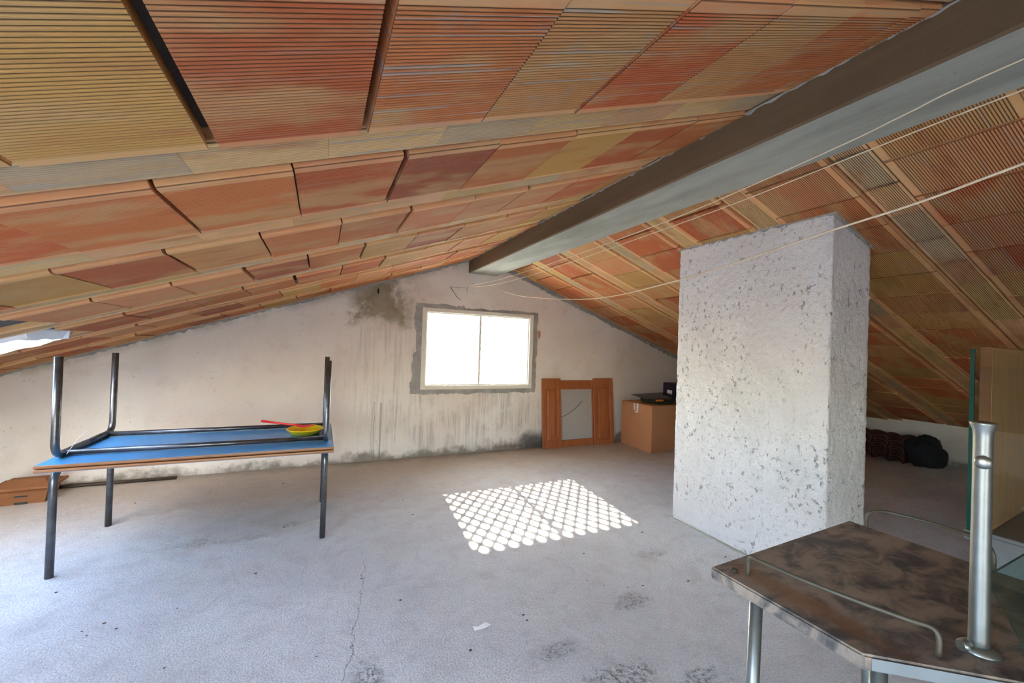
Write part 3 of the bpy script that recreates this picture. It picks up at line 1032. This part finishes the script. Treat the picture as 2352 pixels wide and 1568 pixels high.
def chimney():
    bm = bmesh.new()
    def face(o, u, v, nu, nv, nrm, ztf=None):
        g = []
        for i in range(nu + 1):
            row = []
            for j in range(nv + 1):
                p = Vector(o) + Vector(u) * (i / nu)
                top = zr(p.x) + 0.03
                p.z = top * (j / nv)
                edge = min(i, nu - i) / nu * Vector(u).length
                q = p * 1.0
                d = 0.007 * mn.noise(q * 7) + 0.0042 * mn.noise(q * 24) + 0.003 * mn.noise(q * 60)
                w = min(1.0, edge / 0.03)
                cn = Vector(nrm)
                jag = 0.006 * mn.noise(Vector((0, 0, p.z * 14))) + 0.004 * mn.noise(Vector((1, 0, p.z * 45)))
                p = p + cn * (d * w + jag * (1 - w))
                row.append(bm.verts.new(p))
            g.append(row)
        for i in range(nu):
            for j in range(nv):
                bm.faces.new((g[i][j], g[i + 1][j], g[i + 1][j + 1], g[i][j + 1]))
        return g
    nz = 170
    face((CX0, CY1, 0), (0, CY0 - CY1, 0), None, 90, nz, (-1, 0, 0))
    face((CX0, CY0, 0), (CX1 - CX0, 0, 0), None, 34, nz, (0, -1, 0))
    face((CX1, CY0, 0), (0, CY1 - CY0, 0), None, 30, nz, (1, 0, 0))
    face((CX1, CY1, 0), (CX0 - CX1, 0, 0), None, 12, nz, (0, 1, 0))
    bmesh.ops.remove_doubles(bm, verts=bm.verts, dist=0.006)
    o = from_bm('chimney', bm, M['chimney'], None, True)
    tag(o, 'wide white rough plastered chimney stack standing from floor to sloping ceiling', 'chimney')
    return o


ch = chimney()
# brown smeared cement where the stack meets the clay
ragged_strip('cement_seam', ((CX0 - 0.008, CY0 - 0.02, zr(CX0) + 0.004), (CX0 - 0.008, CY1 + 0.02, zr(CX0) + 0.004), (0, 0, -1)), 0.003, 0.014, (-1, 0, 0), 0.007, M['cement'], 7.0, 0.01, ch)
ragged_strip('cement_seam', ((CX0, CY0 - 0.010, zr(CX0) + 0.004), (CX1, CY0 - 0.010, zr(CX1) + 0.004), (0, 0, -1)), 0.006, 0.028, (0, -1, 0), 0.007, M['cement'], 12.0, 0.01, ch)

ragged_strip('cement_seam', ((CX0 - 0.002, CY0 - 0.01, 0.0), (CX0 - 0.002, CY1 + 0.01, 0.0), (-1, 0, 0)), 0.006, 0.03, (0, 0, 1), 0.008, M['mortar'], 21.0, 0.01, ch)
o = box('board', (-0.012, -0.02, 0), (0.012, 0.22, 0.40), M['white'], None, 0.002)
o.location = (CX1 + 0.105, CY0 + 0.06, 0.0)
o.rotation_euler = (0, radians(-11), 0)
tag(o, 'small white board leaning on the hidden side of the chimney', 'board')

# ---------------------------------------------------------------- the two stacked school tables
TX0, TX1, TY0, TY1 = -1.238, 0.098, 2.775, 3.550
LXa, LXb, LYa, LYb = -1.203, 0.052, 2.872, 3.512
TUB = 0.0170


def school_table(zb, up, label):
    """zb: underside of the frame's top board side; up=+1 stands on its feet, -1 lies upside down with legs in the air"""
    root = thing('school_table', label, 'table', (TX0 + (TX1 - TX0) / 2, TY0 + (TY1 - TY0) / 2, 0.0 if up > 0 else 0.573), 'stacked school tables')
    t = 0.0185
    if up > 0: b0, b1 = 0.5535, 0.5535 + t
    else: b0, b1 = 0.5735, 0.5735 + t
    # board: brown edge core and blue laminate on both faces
    bm = bmesh.new()
    bbox(bm, (TX0, TY0, b0 + 0.0012), (TX1, TY1, b1 - 0.0012), 0.006, 3)
    top = at(from_bm('tabletop', bm, M['edge']), root)
    for z0, z1 in ((((b1 - 0.0014, b1) if up < 0 else (b0, b0 + 0.0014))),):
        l = box('laminate', (TX0 + 0.004, TY0 + 0.004, z0), (TX1 - 0.004, TY1 - 0.004, z1), M['blue'])
        l.parent = top
    s = -1 if up > 0 else 1
    zf = b0 - TUB - 0.001 if up > 0 else b1 + TUB + 0.001      # axis of the frame tubes
    zend = 0.0 if up > 0 else 1.117
    for x in (LXa, LXb):
        pts = [(x, LYa, zend)] + bend((x, LYa, zend), (x, LYa, zf), (x, LYb, zf), 0.07) + [(x, (LYa + LYb) / 2, zf)]
        lg = at(tube('leg', pts, TUB, M['tube'], n=16), root)
        pts = [(x, LYb, zend)] + bend((x, LYb, zend), (x, LYb, zf), (x, LYa, zf), 0.07) + [(x, (LYa + LYb) / 2, zf)]
        lg2 = at(tube('leg', pts, TUB, M['tube'], n=16), root)
    for y in (LYa + 0.085, LYb - 0.085):
        at(tube('rail', [(LXa + 0.012, y, zf), (LXb - 0.012, y, zf)], TUB * 0.82, M['tube'], n=14), root)
    return root


school_table(0, 1, 'lower school table standing on dark steel tube legs, carrying an upturned table')
school_table(0, -1, 'upturned blue school table with its four tube legs in the air')

# small twine on the near left corner
tag(tube('string', spline([(-1.17, 2.90, 0.612), (-1.15, 2.92, 0.66), (-1.135, 2.93, 0.69), (-1.11, 2.94, 0.72)], 5), 0.0015, M['paper'], n=5), 'short white thread caught on the upturned table by its near left leg', 'thread')

# toy dish and toy spade on the upturned table
zt_ = 0.593
dish = lathe('toy_dish', [(0.075, 0.0), (0.088, 0.004), (0.112, 0.034), (0.118, 0.036), (0.117, 0.040), (0.110, 0.038), (0.085, 0.008), (0.01, 0.0065)], M['yellow'], None, 32)
dish.location = (-0.075, 3.20, zt_)
tag(dish, 'small yellow plastic dish on the upturned blue table', 'dish')
sp = thing('toy_spade', 'red plastic toy spade lying across the yellow dish', 'toy spade', (-0.14, 3.24, zt_ + 0.035))
at(tube('handle', [(-0.36, 3.42, zt_ + 0.062), (-0.25, 3.34, zt_ + 0.056), (-0.10, 3.225, zt_ + 0.052)], [0.009, 0.0065, 0.007], M['red'], n=10), sp)
vs = [(-0.115, 3.245, .046), (-0.135, 3.215, .046), (-0.10, 3.13, .050), (-0.045, 3.10, .062), (-0.01, 3.155, .062), (-0.055, 3.215, .050),
      (-0.075, 3.17, .040)]
ring = list(range(6))
V = [(a, b, zt_ + c + .006) for a, b, c in vs] + [(a, b, zt_ + c + 0.010) for a, b, c in vs]
F = [(i, (i + 1) % 6, 6) for i in ring] + [(7 + (i + 1) % 6, 7 + i, 13) for i in ring] + [(i, (i + 1) % 6, 7 + (i + 1) % 6, 7 + i) for i in ring]
at(mesh('blade', V, F, M['red']), sp)

# ---------------------------------------------------------------- clay ridge piece and rod by the gable, left
rp = thing('terracotta_vent', 'terracotta roof vent piece with overhanging slab on the floor at the far left', 'roof vent', (-1.93, 4.25, 0))
MT = Matrix.Translation((-1.905, 4.235, 0)) @ Matrix.Rotation(radians(4), 4, 'Z') @ Matrix.Scale(0.76, 4)
bm = bmesh.new()
a0, a1 = (-0.165, -0.13), (0.165, 0.13)
vs = [(-.155, -.12, 0), (.155, -.12, 0), (.155, .12, 0), (-.155, .12, 0), (-.185, -.14, .14), (.185, -.14, .14), (.185, .14, .14), (-.185, .14, .14)]
V = [MT @ Vector(v) for v in vs]
body = at(mesh('body', V, [(0, 1, 2, 3), (4, 5, 6, 7), (0, 1, 5, 4), (1, 2, 6, 5), (2, 3, 7, 6), (3, 0, 4, 7)], M['terra']), rp)
body.color = (0.34, 0.12, 0.045, 0.05)
sl = at(box('slab', (-.225, -.17, .14), (.225, .17, .165), M['terra'], None, 0.006, 1, MT), rp); sl.color = (0.30, 0.12, 0.05, 0.1)
vs = [(-.20, -.15, .165), (.20, -.15, .165), (.20, .15, .165), (-.20, .15, .165), (-.12, -.04, .215), (.12, -.04, .215), (.12, .04, .215), (-.12, .04, .215)]
cp = at(mesh('cap', [MT @ Vector(v) for v in vs], [(0, 1, 2, 3), (4, 5, 6, 7), (0, 1, 5, 4), (1, 2, 6, 5), (2, 3, 7, 6), (3, 0, 4, 7)], M['terra']), rp); cp.color = (0.26, 0.115, 0.05, 0.1)
for dx, w_ in ((0.0, 0.045),):
    q = at(box('slot', (dx - w_, -.1285, .0), (dx + w_, -.118, .022), M['black'], None, 0.003, 1, MT), rp)
    q = at(box('slot', (dx - w_, -.1345, .07), (dx + w_, -.125, .085), M['black'], None, 0.003, 1, MT), rp)

tag(tube('metal_rod', [(-2.6, 4.475, 0.014), (-1.9, 4.47, 0.014), (-1.09, 4.46, 0.012)], 0.014, M['rust'], n=8), 'dark rusty rod lying along the foot of the gable wall at left', 'rod')

# ---------------------------------------------------------------- cabinet doors leaning right of the window
def door(name, label, x, w_, h, yb, lean, glazed, stile, rail_t, rail_b, yaw=0.0):
    """built upright at its foot, then leaned back against the wall"""
    r = thing(name, label, 'door', (x, yb, 0.0), None)
    r.rotation_euler = (-lean, 0, yaw)
    t = 0.022
    box('stile', (0, 0, 0), (stile, t, h), M['door'], r, 0.003)
    box('stile', (w_ - stile, 0, 0), (w_, t, h), M['door'], r, 0.003)
    box('rail', (stile, 0, h - rail_t), (w_ - stile, t, h), M['door'], r, 0.002)
    box('rail', (stile, 0, 0), (w_ - stile, t, rail_b), M['door'], r, 0.002)
    if glazed:
        box('pane', (stile - 0.002, 0.010, rail_b - 0.002), (w_ - stile + 0.002, 0.014, h - rail_t + 0.002), M['dglass'], r)
    else:
        bm = bmesh.new()
        bbox(bm, (stile - 0.002, 0.009, rail_b - 0.002), (w_ - stile + 0.002, 0.018, h - rail_t + 0.002))
        a = 0.018
        x0, x1, z0, z1 = stile + a, w_ - stile - a, rail_b + a, h - rail_t - a
        b = 0.02
        v8 = [bm.verts.new(p) for p in ((x0, .010, z0), (x1, .010, z0), (x1, .010, z1), (x0, .010, z1),
                                        (x0 + b, .004, z0 + b), (x1 - b, .004, z0 + b), (x1 - b, .004, z1 - b), (x0 + b, .004, z1 - b))]
        bm.faces.new(v8[4:])
        for i in range(4):
            bm.faces.new((v8[i], v8[(i + 1) % 4], v8[4 + (i + 1) % 4], v8[4 + i]))
        from_bm('panel', bm, M['door'], r)
    return r


DG = door('glazed_door', 'wide glazed cabinet door in reddish wood, between the two solid doors', 2.60, 0.80, 0.835, 4.452, radians(5.0), True, 0.135, 0.115, 0.085)
DL = door('cabinet_door', 'solid reddish wood cabinet door leaning nearest the window', 2.508, 0.268, 0.862, 4.422, radians(5.3), False, 0.052, 0.12, 0.085)
DR = door('cabinet_door', 'solid reddish wood cabinet door leaning nearest the cardboard box', 3.275, 0.315, 0.862, 4.420, radians(5.3), False, 0.055, 0.10, 0.065)
# thin dark wire hanging inside the glazed door
wv = tube('wire', spline([(0.16, 0.006, 0.37), (0.24, 0.006, 0.385), (0.34, 0.006, 0.43), (0.44, 0.006, 0.50), (0.52, 0.006, 0.57)], 5), 0.0028, M['wire'], DG, 6)

# ---------------------------------------------------------------- cardboard box and the things on it
BXx, BXy = 3.70, 3.865
cb = thing('cardboard_box', 'big brown cardboard box on the floor beside the chimney', 'box', (BXx, BXy, 0))
BW_, BD_, BH_ = 0.66, 0.56, 0.565
bm = bmesh.new()
# body with slightly bulging walls
n = 8
def boxwall(bm, o, u, v, nrm, bulge):
    g = [[bm.verts.new(Vector(o) + Vector(u) * (i / n) + Vector(v) * (j / n) + Vector(nrm) * bulge * sin(pi * i / n) * sin(pi * j / n)) for j in range(n + 1)] for i in range(n + 1)]
    for i in range(n):
        for j in range(n):
            bm.faces.new((g[i][j], g[i + 1][j], g[i + 1][j + 1], g[i][j + 1]))
boxwall(bm, (0, 0, 0.001), (BW_, 0, 0), (0, 0, BH_), (0, -1, 0), 0.006)
boxwall(bm, (0, BD_, 0.001), (0, -BD_, 0), (0, 0, BH_), (-1, 0, 0), 0.006)
boxwall(bm, (BW_, 0, 0.001), (0, BD_, 0), (0, 0, BH_), (1, 0, 0), 0.006)
boxwall(bm, (BW_, BD_, 0.001), (-BW_, 0, 0), (0, 0, BH_), (0, 1, 0), 0.006)
boxwall(bm, (0, 0, 0.001), (BW_, 0, 0), (0, BD_, 0), (0, 0, 1), 0.0)
bmesh.ops.remove_doubles(bm, verts=bm.verts, dist=0.0005)
from_bm('carton', bm, M['card'], cb)
box('flap', (0.001, 0.001, BH_ + 0.0005), (BW_ - 0.001, BD_ / 2 - 0.002, BH_ + 0.005), M['card'], cb)
box('flap', (0.001, BD_ / 2 + 0.002, BH_ + 0.0005), (BW_ - 0.001, BD_ - 0.001, BH_ + 0.005), M['card'], cb)
box('tape', (-0.008, BD_ / 2 - 0.045, BH_ - 0.10), (-0.0055, BD_ / 2 - 0.012, BH_ + 0.004), M['tape'], cb)
box('tape', (-0.008, BD_ / 2 + 0.010, BH_ - 0.085), (-0.0055, BD_ / 2 + 0.04, BH_ + 0.003), M['tape'], cb)
box('tape', (-0.007, BD_ / 2 - 0.030, BH_ - 0.115), (-0.0055, BD_ / 2 + 0.015, BH_ - 0.095), M['tape'], cb)
cb.rotation_euler = (0, 0, radians(0))

ZBX = BH_ + 0.005
tr_ = lathe('tray', [(0.16, 0.0), (0.20, 0.006), (0.235, 0.030), (0.24, 0.034), (0.232, 0.034), (0.19, 0.012), (0.02, 0.010)], M['green'], None, 32)
tr_.scale = (1.05, 0.85, 1.0)
tr_.location = (BXx + 0.36, BXy + 0.27, ZBX)
tag(tr_, 'round dark green tray lying on the cardboard box', 'tray')
ck = thing('black_case', 'flat black case with an orange clip, lying in the green tray', 'case', (BXx + 0.33, BXy + 0.22, ZBX + 0.036))
bm = bmesh.new(); bbox(bm, (BXx + 0.17, BXy + 0.12, ZBX + 0.035), (BXx + 0.55, BXy + 0.40, ZBX + 0.055), 0.008, 2)
at(from_bm('shell', bm, M['black']), ck)
bm = bmesh.new(); bbox(bm, (BXx + 0.165, BXy + 0.105, ZBX + 0.040), (BXx + 0.29, BXy + 0.122, ZBX + 0.062), 0.004, 1)
at(from_bm('clip', bm, M['orange']), ck)
at(tube('hinge', [(BXx + 0.13, BXy + 0.13, ZBX + 0.060), (BXx + 0.18, BXy + 0.12, ZBX + 0.050)], 0.008, M['black'], n=8), ck)
ld = box('smoked_lid', (-0.26, -0.17, 0), (0.26, 0.17, 0.004), M['smoke'], None, 0.001)
ld.location = (BXx + 0.34, BXy + 0.30, ZBX + 0.083); ld.rotation_euler = (radians(4), radians(-3), radians(-8))
tag(ld, 'thin smoked plastic lid lying aslant on the black case', 'lid')
for dx, dy, hh in ((-0.1, 0.0, 0.024), (0.12, 0.03, 0.024)):
    pass
dc = thing('dark_carton', 'dark violet carton standing behind the cardboard box, cut by the chimney edge', 'carton', (4.62, 4.36, 0))
at(box('carton', (4.50, 4.28, 0.0), (4.80, 4.50, 0.80), M['violet'], None, 0.003), dc)
at(box('paper_label', (4.496, 4.33, 0.62), (4.4995, 4.42, 0.70), M['paper'], None), dc)

# ---------------------------------------------------------------- clothes lines and hooks
C_ = [(1.907, 4.530, 1.902), (1.798, 3.684, 1.745), (1.669, 2.668, 1.615), (1.589, 2.045, 1.57), (1.514, 1.455, 1.583), (1.468, 1.09, 1.608), (1.426, 0.764, 1.64), (1.397, 0.535, 1.658), (1.373, 0.352, 1.684), (1.30, -0.2, 1.76), (1.10, -1.8, 1.90), (0.93, YN + 0.005, 2.0)]
A_ = [(1.504, 4.530, 1.917), (1.507, 3.779, 1.876), (1.509, 3.106, 1.864), (1.511, 2.432, 1.864), (1.513, 1.466, 1.886), (1.516, 0.819, 1.935), (1.516, 0.616, 1.960), (1.517, 0.393, 1.985), (1.52, -0.6, 2.035), (1.52, -1.6, 2.05), (1.45, YN + 0.005, 2.0)]
B_ = [(1.515, 4.530, 1.903), (1.541, 3.863, 1.853), (1.566, 3.219, 1.843), (1.591, 2.559, 1.857), (1.628, 1.576, 1.896), (1.643, 1.194, 1.917), (1.659, 0.771, 1.952), (1.672, 0.431, 1.977), (1.70, -0.5, 2.03), (1.72, -1.6, 2.04), (1.75, YN + 0.005, 2.0)]
tag(tube('clothes_line', spline(C_, 6), 0.0032, M['rope'], n=7), 'cream clothes line hanging lowest, passing in front of the chimney', 'rope', 'clothes lines')
tag(tube('clothes_line', spline(A_, 6), 0.0022, M['rope'], n=7), 'straight upper clothes line running close below the ridge beam', 'rope', 'clothes lines')
tag(tube('clothes_line', spline(B_, 6), 0.0022, M['rope'], n=7), 'twisted clothes line following the right edge of the ridge beam', 'rope', 'clothes lines')
hooks = (((1.299, 1.889), 'rusty wall hook with a bent wire, left of the three below the beam end'), ((1.504, 1.917), 'rusty wall hook holding two clothes lines, middle of the three'), ((1.907, 1.902), 'rusty wall hook right of the beam end, holding the lowest clothes line'))
for i, ((hx, hz), lb) in enumerate(hooks):
    pts = [(hx, YW + 0.01, hz), (hx, YW - 0.02, hz), (hx, YW - 0.028, hz - 0.008), (hx, YW - 0.020, hz - 0.018), (hx + 0.002, YW - 0.010, hz - 0.014)]
    hk = thing('wall_hook', lb, 'hook', (hx, YW, hz), 'hooks below the beam end')
    at(tube('shank', spline(pts, 4), 0.005, M['rust'], n=7), hk)
    at(lathe('plug', [(0.016, 0.0), (0.013, 0.006), (0.006, 0.008)], M['rust'], None, 10), hk)
    pl = hk.children[-1]
    pl.matrix_parent_inverse = Matrix.Identity(4)
    pl.location = (0, 0, 0); pl.rotation_euler = (radians(90), 0, 0)
    if i == 0:
        at(tube('wire', spline([(hx, YW - 0.02, hz), (hx + 0.04, YW - 0.03, hz - 0.06), (hx + 0.09, YW - 0.02, hz - 0.115), (hx + 0.13, YW - 0.01, hz - 0.135)], 4), 0.003, M['rust'], n=6), hk)
        at(tube('wire', [(hx, YW - 0.012, hz), (hx + 0.19, YW - 0.012, hz + 0.004)], 0.0015, M['rust'], n=5), hk)
    if i == 1:
        at(tube('wire', [(hx, YW - 0.01, hz - 0.01), (hx - 0.004, YW - 0.012, hz - 0.07)], 0.002, M['rust'], n=5), hk)

# ---------------------------------------------------------------- tiles piled by the knee wall, right
zc = 0.0
rt_rng = random.Random(3)
tile_me = None
def roof_tile_mesh():
    vs, fs = [], []
    n = 8; L = 0.36; R = 0.075; t = 0.012
    for s in (0, 1):
        for k in range(n + 1):
            a = pi * k / n
            for r in (R, R - t):
                vs.append((s * L, -r * cos(a), r * sin(a) * 0.55))
    def q(s, k, r): return s * (n + 1) * 2 + k * 2 + r
    for k in range(n):
        fs.append((q(0, k, 0), q(0, k + 1, 0), q(1, k + 1, 0), q(1, k, 0)))
        fs.append((q(0, k, 1), q(0, k + 1, 1), q(1, k + 1, 1), q(1, k, 1)))
        for s in (0, 1):
            fs.append((q(s, k, 0), q(s, k + 1, 0), q(s, k + 1, 1), q(s, k, 1)))
    for k in (0, n):
        fs.append((q(0, k, 0), q(1, k, 0), q(1, k, 1), q(0, k, 1)))
    me = bpy.data.meshes.new('roof_tile')
    me.from_pydata(vs, [], fs)
    bm = bmesh.new(); bm.from_mesh(me); bmesh.ops.recalc_face_normals(bm, faces=bm.faces); bm.to_mesh(me); bm.free()
    me.materials.append(M['dtile'])
    return me
tile_me = roof_tile_mesh()
for cix in range(4):
    for lv in range(14):
        o = bpy.data.objects.new('roof_tile', tile_me)
        COL.objects.link(o)
        o.location = (6.38 + rt_rng.uniform(-.02, .02), 2.60 + cix * 0.162 + rt_rng.uniform(-.006, .006), lv * 0.0205)
        o.rotation_euler = (0, 0, rt_rng.uniform(-.03, .03))
        o.color = (0.20 * rt_rng.uniform(.7, 1.2), 0.085, 0.04, 0.2)
        tag(o, 'dusty curved clay roof tile in the dark stacks beside the right knee wall', 'roof tile', 'clay roof tiles stacked by the knee wall')
sk = bmesh.new()
bmesh.ops.create_icosphere(sk, subdivisions=4, radius=1.0)
for v in sk.verts:
    d = 1 + 0.30 * mn.noise(v.co * 1.4) + 0.10 * mn.noise(v.co * 5)
    v.co = Vector((v.co.x * 0.20, v.co.y * 0.17, max(-0.17, v.co.z * 0.20))) * d
    v.co.z = max(v.co.z, -0.16)
bl = from_bm('black_sack', sk, M['sack'], None, True)
bl.location = (6.52, 2.38, 0.16)
tag(bl, 'black plastic sack on the floor between tile stacks and knee wall', 'sack')

# ---------------------------------------------------------------- veneered panel on a grey plinth, right edge
pn = thing('wooden_panel', 'tall pale beech panel standing on a grey chest at the right edge', 'panel', (3.5, 0.95, 0.40))
PM = Matrix.Translation((3.045, 0.872, 0.40)) @ Matrix.Rotation(radians(4.5), 4, 'Z')
at(box('board', (0.0, 0.0, 0.0), (0.95, 0.040, 0.925), M['plyedge'], None, 0.001, 1, PM), pn)
at(box('veneer', (0.006, -0.0015, 0.003), (0.947, 0.0, 0.922), M['ply'], None, 0, 1, PM), pn)
gc = thing('grey_chest', 'low grey painted chest carrying the tall beech panel', 'chest', (3.6, 1.05, 0))
bm = bmesh.new(); bbox(bm, (0.0, -0.40, 0.0), (1.10, 0.05, 0.38), 0.004, 1, Matrix.Translation((3.045, 0.872, 0.0)) @ Matrix.Rotation(radians(4.5), 4, 'Z'))
at(from_bm('body', bm, M['grey']), gc)
bm = bmesh.new(); bbox(bm, (-0.004, -0.41, 0.38), (1.11, 0.055, 0.3998), 0.004, 1, Matrix.Translation((3.045, 0.872, 0.0)) @ Matrix.Rotation(radians(4.5), 4, 'Z'))
at(from_bm('lid', bm, M['grey']), gc)

# ---------------------------------------------------------------- trolley in the foreground
tro = thing('serving_trolley', 'tube-legged trolley with mottled stone-pattern top and wire rails, right foreground', 'trolley', (1.12, 0.45, 0))
TZ = 0.770
out = [(0.813, 0.655), (1.432, 0.690), (1.432, 0.10), (1.30, 0.02), (1.10, 0.02), (0.985, 0.232), (0.815, 0.368)]
# rounded outline of the top
vs = [(x, y, TZ) for x, y in out] + [(x, y, TZ - 0.026) for x, y in out]
nn = len(out)
fs = [tuple(range(nn)), tuple(range(nn, 2 * nn))[::-1]] + [(i, (i + 1) % nn, nn + (i + 1) % nn, nn + i) for i in range(nn)]
bm = bmesh.new()
bv = [bm.verts.new(v) for v in vs]
for f in fs: bm.faces.new([bv[i] for i in f])
bmesh.ops.recalc_face_normals(bm, faces=bm.faces)
bmesh.ops.bevel(bm, geom=list(bm.edges), offset=0.0035, segments=2, affect='EDGES')
top = at(from_bm('tabletop', bm, M['marble']), tro)
# banding on the near chamfered edge
def band(a, b):
    A, B = Vector(a), Vector(b); d = (B - A).normalized(); nr = Vector((d.y, -d.x)) 
    if nr.x > 0: nr = -nr
    q = [A + d * .012, B - d * .012]
    V = [(p.x + nr.x * s, p.y + nr.y * s, z) for z in (TZ - 0.0225, TZ - 0.0035) for p in q for s in (-0.001, 0.0012)]
    at(mesh('edge_band', V, [(0, 1, 3, 2), (4, 5, 7, 6), (0, 1, 5, 4), (2, 3, 7, 6), (0, 2, 6, 4), (1, 3, 7, 5)], M['stripe']), tro)
band((0.985, 0.232), (0.815, 0.368))
for lx, ly, dx in ((0.855, 0.575, -0.020), (0.880, 0.375, 0.0), (1.385, 0.62, 0.02), (1.36, 0.12, 0.02)):
    at(tube('leg', [(lx, ly, TZ - 0.026), (lx + dx, ly, 0.0)], 0.0125, M['chrome'], n=16), tro)
# rails: a rod that rises, bows outwards and comes down again
def wire_rail(f0, f1, outx, h, r=0.0040):
    pts = []
    (x0, y0), (x1, y1) = f0, f1
    pts += [(x0, y0, TZ), (x0, y0, TZ + h * 0.65), (x0 + outx * 0.12, y0 + (y1 - y0) * 0.03, TZ + h * .93)]
    for t in (0.10, 0.22, 0.36, 0.5, 0.64, 0.78, 0.90):
        pts.append((x0 + (x1 - x0) * t + outx * sin(pi * (0.12 + 0.76 * t)), y0 + (y1 - y0) * t, TZ + h))
    pts += [(x1 + outx * 0.12, y1 - (y1 - y0) * 0.03, TZ + h * .93), (x1, y1, TZ + h * 0.65), (x1, y1, TZ)]
    return at(tube('rail', spline(pts, 4), r, M['wire'], n=8), tro)
wire_rail((0.862, 0.600), (0.930, 0.318), -0.020, 0.044)
wire_rail((1.412, 0.637), (1.418, 0.396), 0.060, 0.052)
for x, y in ((0.846, 0.622), (1.389, 0.650)):
    at(lathe('plug', [(0.008, 0.0), (0.007, 0.004), (0.003, 0.006)], M['rust'], None, 12, (x, y, TZ)), tro)
# upright tube with flange, flared mouth and knob
px_, py_ = 1.010, 0.297
post = at(lathe('post', [(0.0135, 0.0), (0.0128, 0.02), (0.0120, 0.20), (0.0118, 0.355), (0.0128, 0.366), (0.0165, 0.376), (0.0170, 0.379), (0.0145, 0.380), (0.006, 0.374)], M['chrome'], None, 28, (px_, py_, TZ)), tro)
fl_ = lathe('flange', [(0.026, 0.0), (0.026, 0.004), (0.019, 0.010), (0.014, 0.012)], M['chrome'], None, 28, (px_, py_, TZ)); at(fl_, tro)
kn = lathe('knob', [(0.010, 0.0), (0.011, 0.004), (0.009, 0.008), (0.003, 0.009)], M['chrome'], None, 18)
kn.location = (px_ - 0.012, py_ - 0.004, TZ + 0.315)
kn.rotation_euler = (0, radians(-90), radians(20))
at(kn, tro)
at(tube('screw', [(px_ - 0.030, py_ + 0.012, TZ + 0.009), (px_ - 0.016, py_ + 0.006, TZ + 0.009)], 0.008, M['chrome'], n=10), tro)
at(tube('screw', [(px_ + 0.09, py_ - 0.03, TZ + 0.006), (px_ + 0.11, py_ - 0.04, TZ + 0.006)], 0.005, M['chrome'], n=10), tro)
# glass sheet lying on the near end
g0 = [(1.312, 0.378), (1.95, 0.400), (1.95, -0.20), (1.075, -0.20), (1.060, 0.262)]
V = [(x, y, TZ + 0.016) for x, y in g0] + [(x, y, TZ + 0.022) for x, y in g0]
gs = thing('glass_sheet', 'loose greenish glass sheet lying on the near end of the trolley top', 'glass sheet', (1.2, 0.2, TZ + 0.016))
g1 = at(mesh('sheet', V, [(0, 1, 2, 3, 4), (5, 6, 7, 8, 9)], M['tglass']), gs)
at(mesh('sheet_edge', V, [(i, (i + 1) % 5, 5 + (i + 1) % 5, 5 + i) for i in range(5)], M['gedge']), gs)
for x, y in ((1.25, 0.30), (1.12, 0.15), (1.3, 0.05)):
    at(lathe('glass_pad', [(0.008, 0.0), (0.008, 0.0158)], M['rust'], None, 12, (x, y, TZ)), tro)
# upright glass panel held in two clips on the far rail
gx0, gy0 = 1.498, 0.462
gp = thing('windscreen', 'upright clear glass windscreen clipped to the far rail of the trolley', 'windscreen', (gx0, gy0, TZ + 0.045))
zb_, zt2 = TZ + 0.046, 1.282
at(box('pane', (gx0 + 0.004, gy0 - 0.004, zb_), (2.25, gy0 + 0.004, zt2), M['pglass']), gp)
at(box('pane_edge', (gx0 - 0.001, gy0 - 0.004, zb_), (gx0 + 0.004, gy0 + 0.004, zt2), M['gedge']), gp)
for cx_ in (gx0 + 0.004,):
    at(box('clip', (cx_ - 0.008, gy0 - 0.009, zb_ - 0.014), (cx_ + 0.010, gy0 + 0.009, zb_ + 0.010), M['chrome'], None, 0.003, 2), gp)
at(box('clip', (1.90, gy0 - 0.009, zb_ - 0.014), (1.92, gy0 + 0.009, zb_ + 0.010), M['chrome'], None, 0.003, 2), gp)

# ---------------------------------------------------------------- small litter on the floor
bm = bmesh.new()
lr = random.Random(5)
spots = [(-0.86, 2.31), (-0.83, 2.27), (-0.80, 2.34), (-0.74, 2.28), (-0.55, 2.35), (-0.73, 1.92), (0.24, 2.30), (0.31, 2.18), (0.60, 1.60), (0.45, 1.98), (0.9, 1.72), (-0.2, 1.6), (0.05, 1.45), (0.4, 1.3),
         (1.35, 1.85), (1.6, 1.7), (0.85, 1.1), (0.8, 1.3), (0.2, 1.35), (2.05, 2.2), (2.2, 2.0), (1.5, 2.1), (-0.27, 2.55), (2.3, 1.75)]
for (x, y) in spots + [(lr.uniform(-1.2, 2.2), lr.uniform(1.3, 4.3)) for _ in range(25)]:
    s = lr.uniform(0.002, 0.006)
    r = bmesh.ops.create_icosphere(bm, subdivisions=1, radius=1.0)
    for v in r['verts']:
        d = 1 + 0.4 * mn.noise(v.co * 2 + Vector((x * 9, y * 9, 0)))
        v.co = Vector((x + v.co.x * s * d * 1.5, y + v.co.y * s * d, max(0.0, s * 0.35 + v.co.z * s * 0.5 * d)))
o = from_bm('floor_crumbs', bm, M['dirt'])
tag(o, 'small dark crumbs of mortar scattered over the cement floor', 'debris', kind='stuff')
V = [(0.655, 1.705, 0.001), (0.70, 1.70, 0.004), (0.735, 1.715, 0.001), (0.72, 1.735, 0.003), (0.68, 1.725, 0.001), (0.655, 1.73, 0.003)]
tag(mesh('paper_scrap', V + [(a, b, c + 0.0012) for a, b, c in V], [(0, 1, 2, 3, 4, 5), (6, 7, 8, 9, 10, 11)] + [(i, (i + 1) % 6, 6 + (i + 1) % 6, 6 + i) for i in range(6)], M['paper']), 'small white paper scrap on the floor in front of the sunlit patch', 'paper')
